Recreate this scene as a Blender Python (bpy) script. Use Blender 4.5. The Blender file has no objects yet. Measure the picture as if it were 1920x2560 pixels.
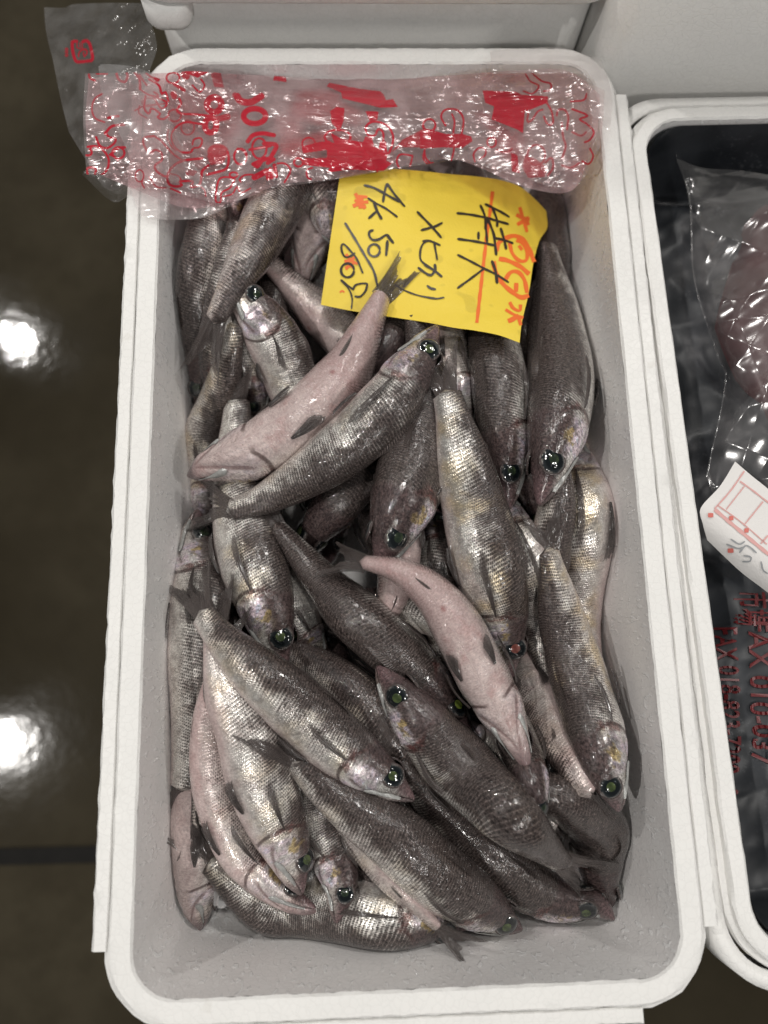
import bpy, math, random
import numpy as np
from mathutils import Vector, Matrix

random.seed(7)
rng = np.random.default_rng(7)
scene = bpy.context.scene
col = scene.collection

# ------------------------------------------------------------------ camera
F = 1900.0
PPX, PPY = 960.0, 1280.0
W_IN, L_IN = 0.27, 0.27 * 1.949          # inner mouth of the fish box, metres
_quad = [(412, 157), (1484, 157), (1714, 2445), (325, 2506)]


def solve_camera():
    src = [(0, 1), (1, 1), (1, 0), (0, 0)]
    A = []
    for (x, y), (px, py) in zip(src, _quad):
        u, v = (px - PPX) / F, -(py - PPY) / F
        A.append([x, y, 1, 0, 0, 0, -u * x, -u * y, -u])
        A.append([0, 0, 0, x, y, 1, -v * x, -v * y, -v])
    H = np.linalg.svd(np.array(A, float))[2][-1].reshape(3, 3)
    if H[2, 2] < 0:
        H = -H
    a, b, t = H.T
    k = W_IN / np.linalg.norm(a)
    t = t * k
    fl = np.array([1, 1, -1.0])
    a, b, t = a * fl, b * fl, t * fl
    a = a / np.linalg.norm(a)
    b = b - a * (a @ b)
    b = b / np.linalg.norm(b)
    c = np.cross(a, b)
    R = np.stack([a, b, c], 1)
    C = -R.T @ t
    C = C - np.array([W_IN / 2, L_IN / 2, 0])
    return R.T, C


CR, CC = solve_camera()                    # world from camera, camera position


def ray(px, py):
    d = np.stack([(np.asarray(px, float) - PPX) / F, -(np.asarray(py, float) - PPY) / F,
                  -np.ones_like(np.asarray(px, float))], -1)
    return d @ CR.T


def at_z(px, py, z):
    d = ray(px, py)
    k = (np.asarray(z, float) - CC[2]) / d[..., 2]
    return CC + d * k[..., None]


def at_y(px, py, y):
    d = ray(px, py)
    k = (y - CC[1]) / d[..., 1]
    return CC + d * np.asarray(k)[..., None]


def to_px(P):
    c = (np.asarray(P) - CC) @ CR
    return PPX + F * c[..., 0] / -c[..., 2], PPY - F * c[..., 1] / -c[..., 2]


cam = bpy.data.cameras.new('Camera')
cam_o = bpy.data.objects.new('Camera', cam)
col.objects.link(cam_o)
M = Matrix.Identity(4)
for i in range(3):
    for j in range(3):
        M[i][j] = CR[i, j]
    M[i][3] = CC[i]
cam_o.matrix_world = M
cam.sensor_fit = 'VERTICAL'
cam.sensor_height = 32.0
cam.lens = F / 2560 * 32.0
cam.clip_start = 0.01
cam.clip_end = 100
cam.dof.use_dof = True
_foc = at_z(960.0, 1480.0, -0.018)
cam.dof.focus_distance = float(-((_foc - CC) @ CR)[2])
cam.dof.aperture_fstop = cam.lens / 6.5
scene.camera = cam_o

# ------------------------------------------------------------------ light
FLOOR_Z = -0.55
CEIL_Z = 3.0
world = bpy.data.worlds.new('World')
scene.world = world
world.use_nodes = True
bg = world.node_tree.nodes['Background']
bg.inputs[0].default_value = (0.93, 0.97, 1.0, 1)
bg.inputs[1].default_value = 0.085


def area(name, loc, size, watts, color=(1, 0.97, 0.93), target=(0, 0, 0), shape='DISK'):
    l = bpy.data.lights.new(name, 'AREA')
    l.shape = shape
    l.size = size
    l.energy = watts
    l.color = color
    o = bpy.data.objects.new(name, l)
    o.location = loc
    d = Vector(target) - Vector(loc)
    o.rotation_euler = d.to_track_quat('-Z', 'Y').to_euler()
    col.objects.link(o)
    return o


def lamp_for_reflection(px, py):
    d = ray(float(px), float(py))
    k = (FLOOR_Z - CC[2]) / d[2]
    P = CC + d * k
    r = d * np.array([1, 1, -1])
    return P + r * ((CEIL_Z - FLOOR_Z) / r[2])


for _x, _y, _w in ((1.7, 1.5, 18), (2.3, -0.7, 20), (0.15, 0.7, 15), (0.1, 2.6, 12), (0.3, -2.6, 26)):
    area('ceiling_lamp', (_x, _y, 2.5), 0.30, _w)
for _p in ((40, 850), (10, 1862)):
    _q = lamp_for_reflection(*_p)
    area('ceiling_lamp', tuple(_q), 0.09, 42, target=(float(_q[0]), float(_q[1]), 0))

scene.view_settings.view_transform = 'Standard'
scene.view_settings.look = 'None'
scene.view_settings.gamma = 1.0
scene.view_settings.exposure = 0.0
scene.view_settings.use_curve_mapping = False
scene.render.engine = 'CYCLES'
scene.cycles.transparent_max_bounces = 40
scene.cycles.max_bounces = 7
scene.cycles.diffuse_bounces = 3
scene.cycles.glossy_bounces = 3


# ------------------------------------------------------------------ helpers
def props(o, label=None, cat=None, group=None, kind=None):
    if label:
        o['label'] = label
    if cat:
        o['category'] = cat
    if group:
        o['group'] = group
    if kind:
        o['kind'] = kind
    return o


def empty(name, loc=(0, 0, 0)):
    o = bpy.data.objects.new(name, None)
    o.empty_display_size = 0.02
    o.location = loc
    col.objects.link(o)
    return o


def mesh_obj(name, verts, faces, mat, parent=None, smooth=True, attrs=None):
    me = bpy.data.meshes.new(name)
    verts = np.asarray(verts, float)
    if parent is not None:
        verts = verts - np.array(parent.location)
    me.from_pydata(verts.tolist(), [], faces if isinstance(faces, list) else faces.tolist())
    if smooth:
        me.polygons.foreach_set('use_smooth', [True] * len(me.polygons))
    if attrs:
        for k, a in attrs.items():
            a = np.asarray(a, np.float32)
            if a.ndim == 1:
                at = me.attributes.new(k, 'FLOAT', 'POINT')
                at.data.foreach_set('value', a)
            else:
                at = me.attributes.new(k, 'FLOAT_VECTOR', 'POINT')
                at.data.foreach_set('vector', a.ravel())
    if mat:
        me.materials.append(mat)
    me.update()
    o = bpy.data.objects.new(name, me)
    if parent is not None:
        o.parent = parent
    col.objects.link(o)
    return o


def grid_faces(nu, nv, wrap=False):
    i = np.arange(nu - 1)[:, None]
    j = np.arange(nv if wrap else nv - 1)[None, :]
    j2 = (j + 1) % nv
    f = np.stack([i * nv + j, i * nv + j2, (i + 1) * nv + j2, (i + 1) * nv + j], -1)
    return f.reshape(-1, 4)


def catmull(pts, n):
    p = np.asarray(pts, float)
    p = np.vstack([2 * p[0] - p[1], p, 2 * p[-1] - p[-2]])
    out = []
    m = max(6, int(3 * n / (len(p) - 3)))
    for i in range(1, len(p) - 2):
        t = np.linspace(0, 1, m, endpoint=False)[:, None]
        a, b, c, d = p[i - 1], p[i], p[i + 1], p[i + 2]
        out.append(0.5 * (2 * b + (c - a) * t + (2 * a - 5 * b + 4 * c - d) * t ** 2 + (-a + 3 * b - 3 * c + d) * t ** 3))
    out.append(p[-2][None])
    q = np.vstack(out)
    L = np.r_[0, np.cumsum(np.linalg.norm(np.diff(q[:, :2], axis=0), axis=1))]
    s = np.linspace(0, L[-1], n)
    return np.stack([np.interp(s, L, q[:, k]) for k in range(q.shape[1])], 1)


# ------------------------------------------------------------------ node helpers
class NT:
    def __init__(self, name):
        self.m = bpy.data.materials.new(name)
        self.m.use_nodes = True
        self.t = self.m.node_tree
        self.t.nodes.clear()
        self.out = self.t.nodes.new('ShaderNodeOutputMaterial')

    def n(self, kind, **kw):
        x = self.t.nodes.new('ShaderNode' + kind)
        for k, v in kw.items():
            setattr(x, k, v)
        return x

    def set(self, sock, v):
        if isinstance(v, bpy.types.NodeSocket):
            self.t.links.new(v, sock)
        elif isinstance(v, (tuple, list)) and len(v) == 3 and sock.type == 'RGBA':
            sock.default_value = (*v, 1)
        else:
            sock.default_value = v

    def math(self, op, a, b=0.0, c=None, clamp=False):
        x = self.n('Math', operation=op, use_clamp=clamp)
        self.set(x.inputs[0], a)
        self.set(x.inputs[1], b)
        if c is not None:
            self.set(x.inputs[2], c)
        return x.outputs[0]

    def ramp(self, v, a, b, lo=0.0, hi=1.0):
        x = self.n('MapRange', interpolation_type='SMOOTHSTEP')
        self.set(x.inputs[0], v)
        self.set(x.inputs[1], a)
        self.set(x.inputs[2], b)
        self.set(x.inputs[3], lo)
        self.set(x.inputs[4], hi)
        return x.outputs[0]

    def mix(self, f, a, b, mode='MIX'):
        x = self.n('Mix', data_type='RGBA', blend_type=mode)
        self.set(x.inputs[0], f)
        self.set(x.inputs[6], a)
        self.set(x.inputs[7], b)
        return x.outputs[2]

    def noise(self, vec, scale, detail=3.0, rough=0.55, color=False):
        x = self.n('TexNoise')
        if vec is not None:
            self.set(x.inputs['Vector'], vec)
        x.inputs['Scale'].default_value = scale
        x.inputs['Detail'].default_value = detail
        x.inputs['Roughness'].default_value = rough
        return x.outputs[1 if color else 0]

    def voronoi(self, vec, scale, feature='F1', out=0):
        x = self.n('TexVoronoi', feature=feature)
        if vec is not None:
            self.set(x.inputs['Vector'], vec)
        x.inputs['Scale'].default_value = scale
        return x.outputs[out]

    def bump(self, h, strength, dist, normal=None):
        x = self.n('Bump')
        x.inputs['Strength'].default_value = strength
        x.inputs['Distance'].default_value = dist
        self.set(x.inputs['Height'], h)
        if normal is not None:
            self.set(x.inputs['Normal'], normal)
        return x.outputs[0]

    def coords(self, which='Object'):
        return self.n('TexCoord').outputs[which]

    def geo_pos(self):
        return self.n('NewGeometry').outputs['Position']

    def attr(self, name, out='Vector', kind='GEOMETRY'):
        x = self.n('Attribute', attribute_type=kind)
        x.attribute_name = name
        return x.outputs[out]

    def principled(self, **kw):
        p = self.n('BsdfPrincipled')
        for k, v in kw.items():
            self.set(p.inputs[k.replace('_', ' ')], v)
        return p.outputs[0]

    def done(self, shader):
        self.t.links.new(shader, self.out.inputs[0])
        return self.m


def M_foam(name, base=(0.80, 0.79, 0.765), wet=0.0):
    t = NT(name)
    p = t.geo_pos()
    v = t.voronoi(p, 260, 'DISTANCE_TO_EDGE')
    cell = t.voronoi(p, 260, 'F1', 1)
    edge = t.ramp(v, 0.0, 0.09)
    n1 = t.noise(p, 22, 4)
    c = t.mix(t.ramp(n1, 0.35, 0.7, 0, 0.35), base, tuple(x * 0.93 for x in base))
    c = t.mix(t.math('MULTIPLY', t.math('SUBTRACT', 1.0, edge), 0.13), c, tuple(x * 0.72 for x in base))
    lum = t.n('SeparateColor')
    t.set(lum.inputs[0], cell)
    c = t.mix(t.math('MULTIPLY', lum.outputs[0], 0.05), c, (0.62, 0.62, 0.60))
    spec = t.ramp(t.noise(p, 55, 2, 0.5), 0.72, 0.76, 0, 0.5)
    c = t.mix(t.math('MULTIPLY', spec, 0.4), c, (0.55, 0.52, 0.46))
    h = t.math('ADD', t.math('MULTIPLY', edge, 0.6), t.math('MULTIPLY', t.noise(p, 700, 2), 0.5))
    b = t.bump(h, 0.35, 0.00035)
    r = t.ramp(t.noise(p, 160, 2), 0.4, 0.65, 0.38, 0.7)
    sh = t.principled(Base_Color=c, Roughness=r, Normal=b, Specular_IOR_Level=0.45)
    return t.done(sh)


def M_foam_inside():
    """inside of the tub: wet, faintly stained, with small drips"""
    t = NT('foam_wet')
    p = t.geo_pos()
    mp = t.n('Mapping')
    t.set(mp.inputs[0], p)
    mp.inputs['Scale'].default_value = (1, 1, 0.35)
    v = t.voronoi(p, 240, 'DISTANCE_TO_EDGE')
    edge = t.ramp(v, 0.0, 0.1)
    n1 = t.noise(p, 14, 3)
    base = (0.86, 0.845, 0.83)
    c = t.mix(t.ramp(n1, 0.35, 0.7), base, (0.81, 0.785, 0.77))
    c = t.mix(t.math('MULTIPLY', t.math('SUBTRACT', 1.0, edge), 0.12), c, (0.42, 0.40, 0.39))
    drop = t.ramp(t.noise(mp.outputs[0], 400, 1.5, 0.4), 0.585, 0.65)
    region = t.ramp(t.noise(p, 40, 2), 0.30, 0.55)
    drop = t.math('MULTIPLY', drop, region)
    c = t.mix(t.math('MULTIPLY', drop, 0.8), c, (0.94, 0.935, 0.925))
    h = t.math('ADD', t.math('MULTIPLY', edge, 0.25), t.math('MULTIPLY', drop, 1.3))
    b = t.bump(h, 0.5, 0.0005)
    r = t.math('SUBTRACT', 0.5, t.math('MULTIPLY', drop, 0.4))
    sh = t.principled(Base_Color=c, Roughness=r, Normal=b, Specular_IOR_Level=0.5)
    return t.done(sh)


def M_simple(name, color, rough=0.5, metallic=0.0, noise_amt=0.0, noise_scale=80, bump=0.0, **kw):
    t = NT(name)
    p = t.coords('Object')
    c = color
    if noise_amt:
        c = t.mix(t.ramp(t.noise(p, noise_scale, 4), 0.3, 0.7, 0, noise_amt), color, tuple(x * 0.55 for x in color))
    a = dict(Base_Color=c, Roughness=rough, Metallic=metallic)
    if bump:
        a['Normal'] = t.bump(t.noise(p, noise_scale * 2, 4), bump, 0.001)
    a.update(kw)
    return t.done(t.principled(**a))


def M_floor():
    t = NT('wet_concrete')
    p = t.geo_pos()
    n1 = t.noise(p, 2.2, 5, 0.6)
    n2 = t.noise(p, 30, 4, 0.6)
    c = t.mix(t.ramp(n1, 0.3, 0.7), (0.025, 0.020, 0.012), (0.056, 0.047, 0.031))
    c = t.mix(t.ramp(n2, 0.35, 0.7, 0, 0.5), c, (0.034, 0.028, 0.018))
    wet = t.ramp(t.noise(p, 3.5, 3), 0.38, 0.6)
    rough = t.math('ADD', t.math('MULTIPLY', wet, -0.05), 0.085)
    h = t.math('ADD', t.math('MULTIPLY', t.noise(p, 42, 3), 0.7), t.math('MULTIPLY', t.noise(p, 130, 3), 0.30))
    b = t.bump(h, 0.085, 0.003)
    return t.done(t.principled(Base_Color=c, Roughness=rough, Normal=b, Specular_IOR_Level=0.22))


def M_skin():
    t = NT('fish_skin')
    fa = t.n('SeparateXYZ')
    t.set(fa.inputs[0], t.attr('fa'))
    s, th, side = fa.outputs
    fb = t.attr('fb')
    fbs = t.n('SeparateXYZ')
    t.set(fbs.inputs[0], fb)
    x, y, _ = fbs.outputs
    rnd = t.n('ObjectInfo').outputs['Random']
    off = t.n('CombineXYZ')
    t.set(off.inputs[0], t.math('MULTIPLY', rnd, 137.0))
    t.set(off.inputs[2], t.math('MULTIPLY', side, 7.0))
    vv = t.n('VectorMath', operation='ADD')
    t.set(vv.inputs[0], fb)
    t.set(vv.inputs[1], off.outputs[0])
    v = vv.outputs[0]                                # millimetres
    pink = t.attr('pink', 'Fac', 'OBJECT')
    dark = t.attr('dark', 'Fac', 'OBJECT')
    gold = t.attr('gold', 'Fac', 'OBJECT')
    # noises
    nb = t.noise(v, 0.06, 4, 0.6)                   # blotches
    nm = t.noise(v, 0.22, 3, 0.55)
    nf = t.noise(v, 0.9, 3, 0.6)
    # scale lattice
    warp = t.math('MULTIPLY', t.math('SUBTRACT', nm, 0.5), 1.4)
    xx = t.math('DIVIDE', t.math('ADD', t.math('ADD', x, warp), t.math('MULTIPLY', y, 0.22)), 1.65)
    i = t.math('FLOOR', xx)
    fx = t.math('FRACT', xx)
    odd = t.math('MULTIPLY', t.math('MODULO', i, 2.0), 0.5)
    yy = t.math('ADD', t.math('DIVIDE', y, 1.10), odd)
    fy = t.math('FRACT', t.math('ADD', yy, 200.0))
    dx = t.math('MULTIPLY', t.math('SUBTRACT', fx, 0.5), 1.25)
    dy = t.math('SUBTRACT', fy, 0.5)
    r = t.math('SQRT', t.math('ADD', t.math('MULTIPLY', dx, dx), t.math('MULTIPLY', dy, dy)))
    row = t.math('ABSOLUTE', t.math('MULTIPLY', t.math('SUBTRACT', fx, 0.5), 2.0))   # 0 in row centre
    # pigment density: back dark, flank patchy, belly clean
    blot = t.math('MULTIPLY', t.math('SUBTRACT', nb, 0.49), 1.7)
    dens = t.math('ADD', t.ramp(th, 0.14, 0.84, 1.12, 0.0), t.math('MULTIPLY', blot, t.ramp(th, 0.55, 0.95, 1.0, 0.15)))
    dens = t.math('ADD', dens, t.math('MULTIPLY', t.math('SUBTRACT', dark, 0.5), 0.7))
    dens = t.math('ADD', dens, t.math('MULTIPLY', t.math('SUBTRACT', nf, 0.5), 0.35))
    dens = t.math('MAXIMUM', t.math('MINIMUM', dens, 1.1), 0.0)
    rad = t.math('MULTIPLY', dens, 0.58)
    dot = t.n('MapRange', interpolation_type='SMOOTHSTEP')
    t.set(dot.inputs[0], r)
    t.set(dot.inputs[1], t.math('SUBTRACT', rad, 0.10))
    t.set(dot.inputs[2], t.math('ADD', rad, 0.10))
    dot.inputs[3].default_value = 1.0
    dot.inputs[4].default_value = 0.0
    dotm = t.math('MULTIPLY', dot.outputs[0], t.ramp(dens, 0.10, 0.35))
    head = t.ramp(s, 0.235, 0.265, 1.0, 0.0)
    nohead = t.math('SUBTRACT', 1.0, head)
    dotm = t.math('MULTIPLY', dotm, t.math('ADD', t.math('MULTIPLY', nohead, 0.75), 0.25))
    # colours
    silver = t.mix(t.ramp(nm, 0.35, 0.7), (0.80, 0.775, 0.725), (0.50, 0.465, 0.435))
    gm = t.math('MULTIPLY', t.ramp(t.noise(v, 0.05, 3), 0.46, 0.70, 0.0, 0.8), gold)
    gm = t.math('MULTIPLY', gm, t.ramp(th, 0.75, 0.95, 1.0, 0.1))
    silver = t.mix(gm, silver, (0.70, 0.55, 0.32))
    bellyc = t.mix(t.ramp(nm, 0.3, 0.7), (0.53, 0.435, 0.415), (0.42, 0.33, 0.315))
    bm = t.math('ADD', t.ramp(th, 0.62, 0.93), t.math('MULTIPLY', t.math('SUBTRACT', nb, 0.5), 0.6))
    bm = t.math('MAXIMUM', t.math('MINIMUM', t.math('ADD', t.math('MULTIPLY', pink, 0.75), bm), 1.0), 0.0)
    c = t.mix(bm, silver, bellyc)
    c = t.mix(t.math('MULTIPLY', t.math('MULTIPLY', pink, t.ramp(nb, 0.50, 0.70)), 0.42), c, (0.36, 0.19, 0.18))
    c = t.mix(t.math('MULTIPLY', t.math('MULTIPLY', pink, t.ramp(s, 0.40, 0.75)), 0.42), c, (0.33, 0.20, 0.195))
    backc = t.mix(t.ramp(t.math('ADD', t.math('MULTIPLY', nf, 0.5), t.math('MULTIPLY', t.noise(v, 0.35, 4, 0.65), 0.5)), 0.38, 0.62), (0.024, 0.014, 0.013), (0.105, 0.070, 0.063))
    c = t.mix(t.ramp(dens, 0.55, 1.08, 0.0, 0.88), c, backc)
    dcol = t.mix(t.ramp(nf, 0.4, 0.7), (0.028, 0.021, 0.020), (0.060, 0.048, 0.044))
    c = t.mix(t.math('MULTIPLY', dotm, 0.88), c, dcol)
    # pale seam between scale rows on the back
    seam = t.math('MULTIPLY', t.ramp(row, 0.72, 1.0), t.ramp(dens, 0.5, 0.9, 0.0, 0.20))
    seam = t.math('MULTIPLY', t.math('MULTIPLY', seam, nohead), t.ramp(nf, 0.4, 0.62, 0.1, 0.8))
    c = t.mix(seam, c, (0.24, 0.20, 0.19))
    # head: opal gill cover, gold spot, dusky snout
    iri = t.n('Mix', data_type='RGBA')
    hue = t.n('CombineColor', mode='HSV')
    t.set(hue.inputs[0], t.math('ADD', t.math('MULTIPLY', t.noise(v, 0.28, 2), 1.9), 0.0))
    hue.inputs[1].default_value = 0.20
    hue.inputs[2].default_value = 0.78
    opm = t.math('MULTIPLY', t.math('MULTIPLY', t.ramp(s, 0.125, 0.17), head),
                 t.math('MULTIPLY', t.ramp(th, 0.36, 0.46), t.ramp(th, 0.74, 0.9, 1.0, 0.0)))
    opm = t.math('MULTIPLY', opm, t.math('SUBTRACT', 1.0, t.math('MULTIPLY', pink, 0.8)))
    c = t.mix(t.math('MULTIPLY', opm, 0.7), c, (0.72, 0.71, 0.69))
    c = t.mix(t.math('MULTIPLY', opm, t.ramp(nm, 0.35, 0.6, 0.1, 0.8)), c, hue.outputs[0])
    gs = t.math('ADD', t.math('ABSOLUTE', t.math('MULTIPLY', t.math('SUBTRACT', s, 0.195), 26.0)),
                t.math('ABSOLUTE', t.math('MULTIPLY', t.math('SUBTRACT', th, 0.42), 9.0)))
    gs = t.math('ADD', gs, t.math('MULTIPLY', t.math('SUBTRACT', nm, 0.5), 4.2))
    gsm = t.ramp(gs, 0.3, 1.0, 0.85, 0.0)
    c = t.mix(t.math('MULTIPLY', gsm, t.ramp(rnd, 0.1, 0.4)), c, (0.52, 0.38, 0.14))
    headdk = t.math('MULTIPLY', head, t.ramp(th, 0.30, 0.55, 1.0, 0.0))
    c = t.mix(t.math('MULTIPLY', headdk, 0.8), c, (0.040, 0.026, 0.027))
    hm = t.math('MULTIPLY', head, t.ramp(t.noise(v, 0.34, 4, 0.65), 0.44, 0.62))
    hm = t.math('MULTIPLY', hm, t.ramp(th, 0.4, 0.6, 0.75, 0.22))
    c = t.mix(hm, c, (0.085, 0.058, 0.055))
    hs = t.math('MULTIPLY', head, t.ramp(t.noise(v, 1.3, 2, 0.5), 0.60, 0.68, 0.0, 0.6))
    c = t.mix(hs, c, (0.035, 0.026, 0.026))
    sn = t.ramp(s, 0.015, 0.12, 0.85, 0.0)
    c = t.mix(sn, c, (0.135, 0.085, 0.088))
    # bloody bruise behind the gill
    gb = t.math('MULTIPLY', t.math('MULTIPLY', t.ramp(s, 0.245, 0.26), t.ramp(s, 0.275, 0.30, 1.0, 0.0)),
                t.math('MULTIPLY', t.ramp(th, 0.30, 0.42), t.ramp(th, 0.55, 0.72, 1.0, 0.0)))
    gb = t.math('MULTIPLY', gb, t.ramp(nm, 0.42, 0.6))
    c = t.mix(t.math('MULTIPLY', gb, 0.6), c, (0.15, 0.045, 0.04))
    # gill membrane fold under the head
    fd = t.math('ABSOLUTE', t.math('SUBTRACT', th, t.math('SUBTRACT', 1.07, t.math('MULTIPLY', s, 1.75))))
    fdm = t.math('MULTIPLY', t.ramp(fd, 0.012, 0.045, 0.7, 0.0), t.math('MULTIPLY', t.ramp(s, 0.05, 0.08), t.ramp(s, 0.22, 0.25, 1.0, 0.0)))
    c = t.mix(fdm, c, (0.17, 0.105, 0.10))
    # dark edge of the gill cover and the mouth slit
    ge = t.math('SINE', t.math('MULTIPLY', t.math('MINIMUM', t.math('MAXIMUM', t.math('DIVIDE', t.math('SUBTRACT', th, 0.25), 0.6), 0.0), 1.0), math.pi))
    gd = t.math('ABSOLUTE', t.math('SUBTRACT', s, t.math('ADD', 0.247, t.math('MULTIPLY', ge, 0.035))))
    gem = t.math('MULTIPLY', t.ramp(gd, 0.003, 0.011, 0.8, 0.0), t.math('MULTIPLY', t.ramp(th, 0.2, 0.32), t.ramp(th, 0.82, 0.95, 1.0, 0.0)))
    c = t.mix(gem, c, (0.055, 0.028, 0.026))
    md = t.math('ABSOLUTE', t.math('SUBTRACT', th, t.math('ADD', 0.50, t.math('MULTIPLY', s, 1.3))))
    mm = t.math('MULTIPLY', t.ramp(md, 0.010, 0.035, 0.85, 0.0), t.ramp(s, 0.09, 0.115, 1.0, 0.0))
    c = t.mix(mm, c, (0.045, 0.025, 0.026))
    # vent
    vm = t.math('MULTIPLY', t.ramp(t.math('ABSOLUTE', t.math('ADD', t.math('SUBTRACT', s, 0.665), t.math('MULTIPLY', t.math('SUBTRACT', nf, 0.5), 0.03))), 0.002, 0.020, 0.6, 0.0), t.ramp(th, 0.955, 1.0))
    c = t.mix(vm, c, (0.22, 0.05, 0.05))
    # lateral line
    ll = t.math('ABSOLUTE', t.math('SUBTRACT', th, 0.47))
    llm = t.math('MULTIPLY', t.ramp(ll, 0.006, 0.02, 0.30, 0.0), nohead)
    c = t.mix(llm, c, (0.10, 0.08, 0.07))
    # fine uneven pigment and slime streaks
    sv = t.n('Mapping')
    t.set(sv.inputs[0], v)
    sv.inputs['Scale'].default_value = (1.0, 0.55, 1.0)
    mo = t.noise(sv.outputs[0], 0.85, 4, 0.75)
    mot = t.ramp(mo, 0.34, 0.68, 0.42, 1.75)
    mot2 = t.math('ADD', t.math('MULTIPLY', t.math('SUBTRACT', mot, 1.0), t.ramp(dens, 0.1, 0.8, 0.32, 1.0)), 1.0)
    mc = t.n('VectorMath', operation='SCALE')
    t.set(mc.inputs[0], c)
    t.set(mc.inputs['Scale'], mot2)
    c = mc.outputs[0]
    # metal on the flanks only
    met = t.math('MULTIPLY', t.math('SUBTRACT', 1.0, bm), t.ramp(dens, 0.3, 1.0, 0.72, 0.0))
    met = t.math('MULTIPLY', met, t.math('SUBTRACT', 1.0, t.math('MULTIPLY', dotm, 0.9)))
    # relief: scale edge step + mucus grain
    saw = t.math('MULTIPLY', fx, nohead)
    hh = t.math('ADD', t.math('MULTIPLY', saw, 0.28), t.math('MULTIPLY', t.ramp(r, 0.2, 0.62, 1.0, 0.0), t.math('MULTIPLY', nohead, 0.35)))
    hh = t.math('ADD', hh, t.math('MULTIPLY', t.noise(v, 1.2, 3, 0.6), 0.6))
    hh = t.math('ADD', hh, t.math('MULTIPLY', nm, 1.6))
    b = t.bump(hh, 0.7, 0.00026)
    grain = t.noise(v, 0.62, 2.5, 0.62)
    gmask = t.ramp(t.noise(v, 0.16, 3, 0.6), 0.38, 0.54, 0.15, 1.2)
    cb = t.bump(t.math('ADD', t.math('MULTIPLY', t.math('SUBTRACT', grain, 0.5), gmask), t.math('MULTIPLY', nm, 0.45)), 1.0, 0.00045)
    rough = t.ramp(nf, 0.3, 0.7, 0.20, 0.34)
    sh = t.principled(Base_Color=c, Metallic=met, Roughness=rough, Normal=b, Coat_Weight=0.85, Coat_Roughness=0.025,
                      Coat_Normal=cb, Specular_IOR_Level=0.15)
    return t.done(sh)


def M_fin():
    t = NT('fish_fin')
    f = t.n('SeparateXYZ')
    t.set(f.inputs[0], t.attr('ff'))
    u, v, blk = f.outputs                                   # u base->tip, v across
    w = t.n('TexWave', wave_type='BANDS', bands_direction='Y')
    t.set(w.inputs['Vector'], t.attr('ff'))
    w.inputs['Scale'].default_value = 3.0
    w.inputs['Distortion'].default_value = 0.6
    rays = w.outputs['Fac']
    n = t.noise(t.attr('ff'), 4, 3)
    c = t.mix(rays, (0.050, 0.040, 0.038), (0.16, 0.13, 0.12))
    c = t.mix(t.math('MULTIPLY', blk, t.ramp(n, 0.3, 0.6, 0.5, 1.0)), c, (0.012, 0.012, 0.013))
    al = t.math('MULTIPLY', t.ramp(u, 0.30, 1.0, 0.95, 0.60), t.ramp(rays, 0.1, 0.7, 0.60, 1.0))
    b = t.bump(rays, 0.6, 0.0004)
    return t.done(t.principled(Base_Color=c, Roughness=0.26, Normal=b, Alpha=al, Coat_Weight=0.5, Coat_Roughness=0.1))


def M_eye():
    t = NT('fish_eyeball')
    o = t.n('SeparateXYZ')
    t.set(o.inputs[0], t.coords('Object'))
    x, y, z = o.outputs
    r = t.math('SQRT', t.math('ADD', t.math('MULTIPLY', x, x), t.math('MULTIPLY', y, y)))
    n = t.noise(t.coords('Object'), 3.0, 3)
    c = t.mix(t.ramp(r, 0.62, 0.80), (0.004, 0.006, 0.007), (0.016, 0.020, 0.022))
    c = t.mix(t.math('MULTIPLY', t.ramp(r, 0.78, 0.92), t.ramp(n, 0.42, 0.62)), c, (0.16, 0.145, 0.135))
    c = t.mix(t.ramp(r, 0.90, 1.0), c, (0.10, 0.075, 0.07))
    b = t.bump(t.noise(t.coords('Object'), 1.6, 1), 0.06, 0.2)
    return t.done(t.principled(Base_Color=c, Roughness=0.08, Coat_Weight=1.0, Coat_Roughness=0.02, Normal=b, Coat_Normal=b))


def M_pupil(name, c1, c2):
    t = NT(name)
    n = t.noise(t.coords('Object'), 1.6, 3)
    c = t.mix(t.ramp(n, 0.35, 0.7), c1, c2)
    b = t.bump(t.noise(t.coords('Object'), 1.6, 1), 0.06, 0.2)
    return t.done(t.principled(Base_Color=c, Roughness=0.14, Coat_Weight=1.0, Coat_Roughness=0.03, Normal=b, Coat_Normal=b))


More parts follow.
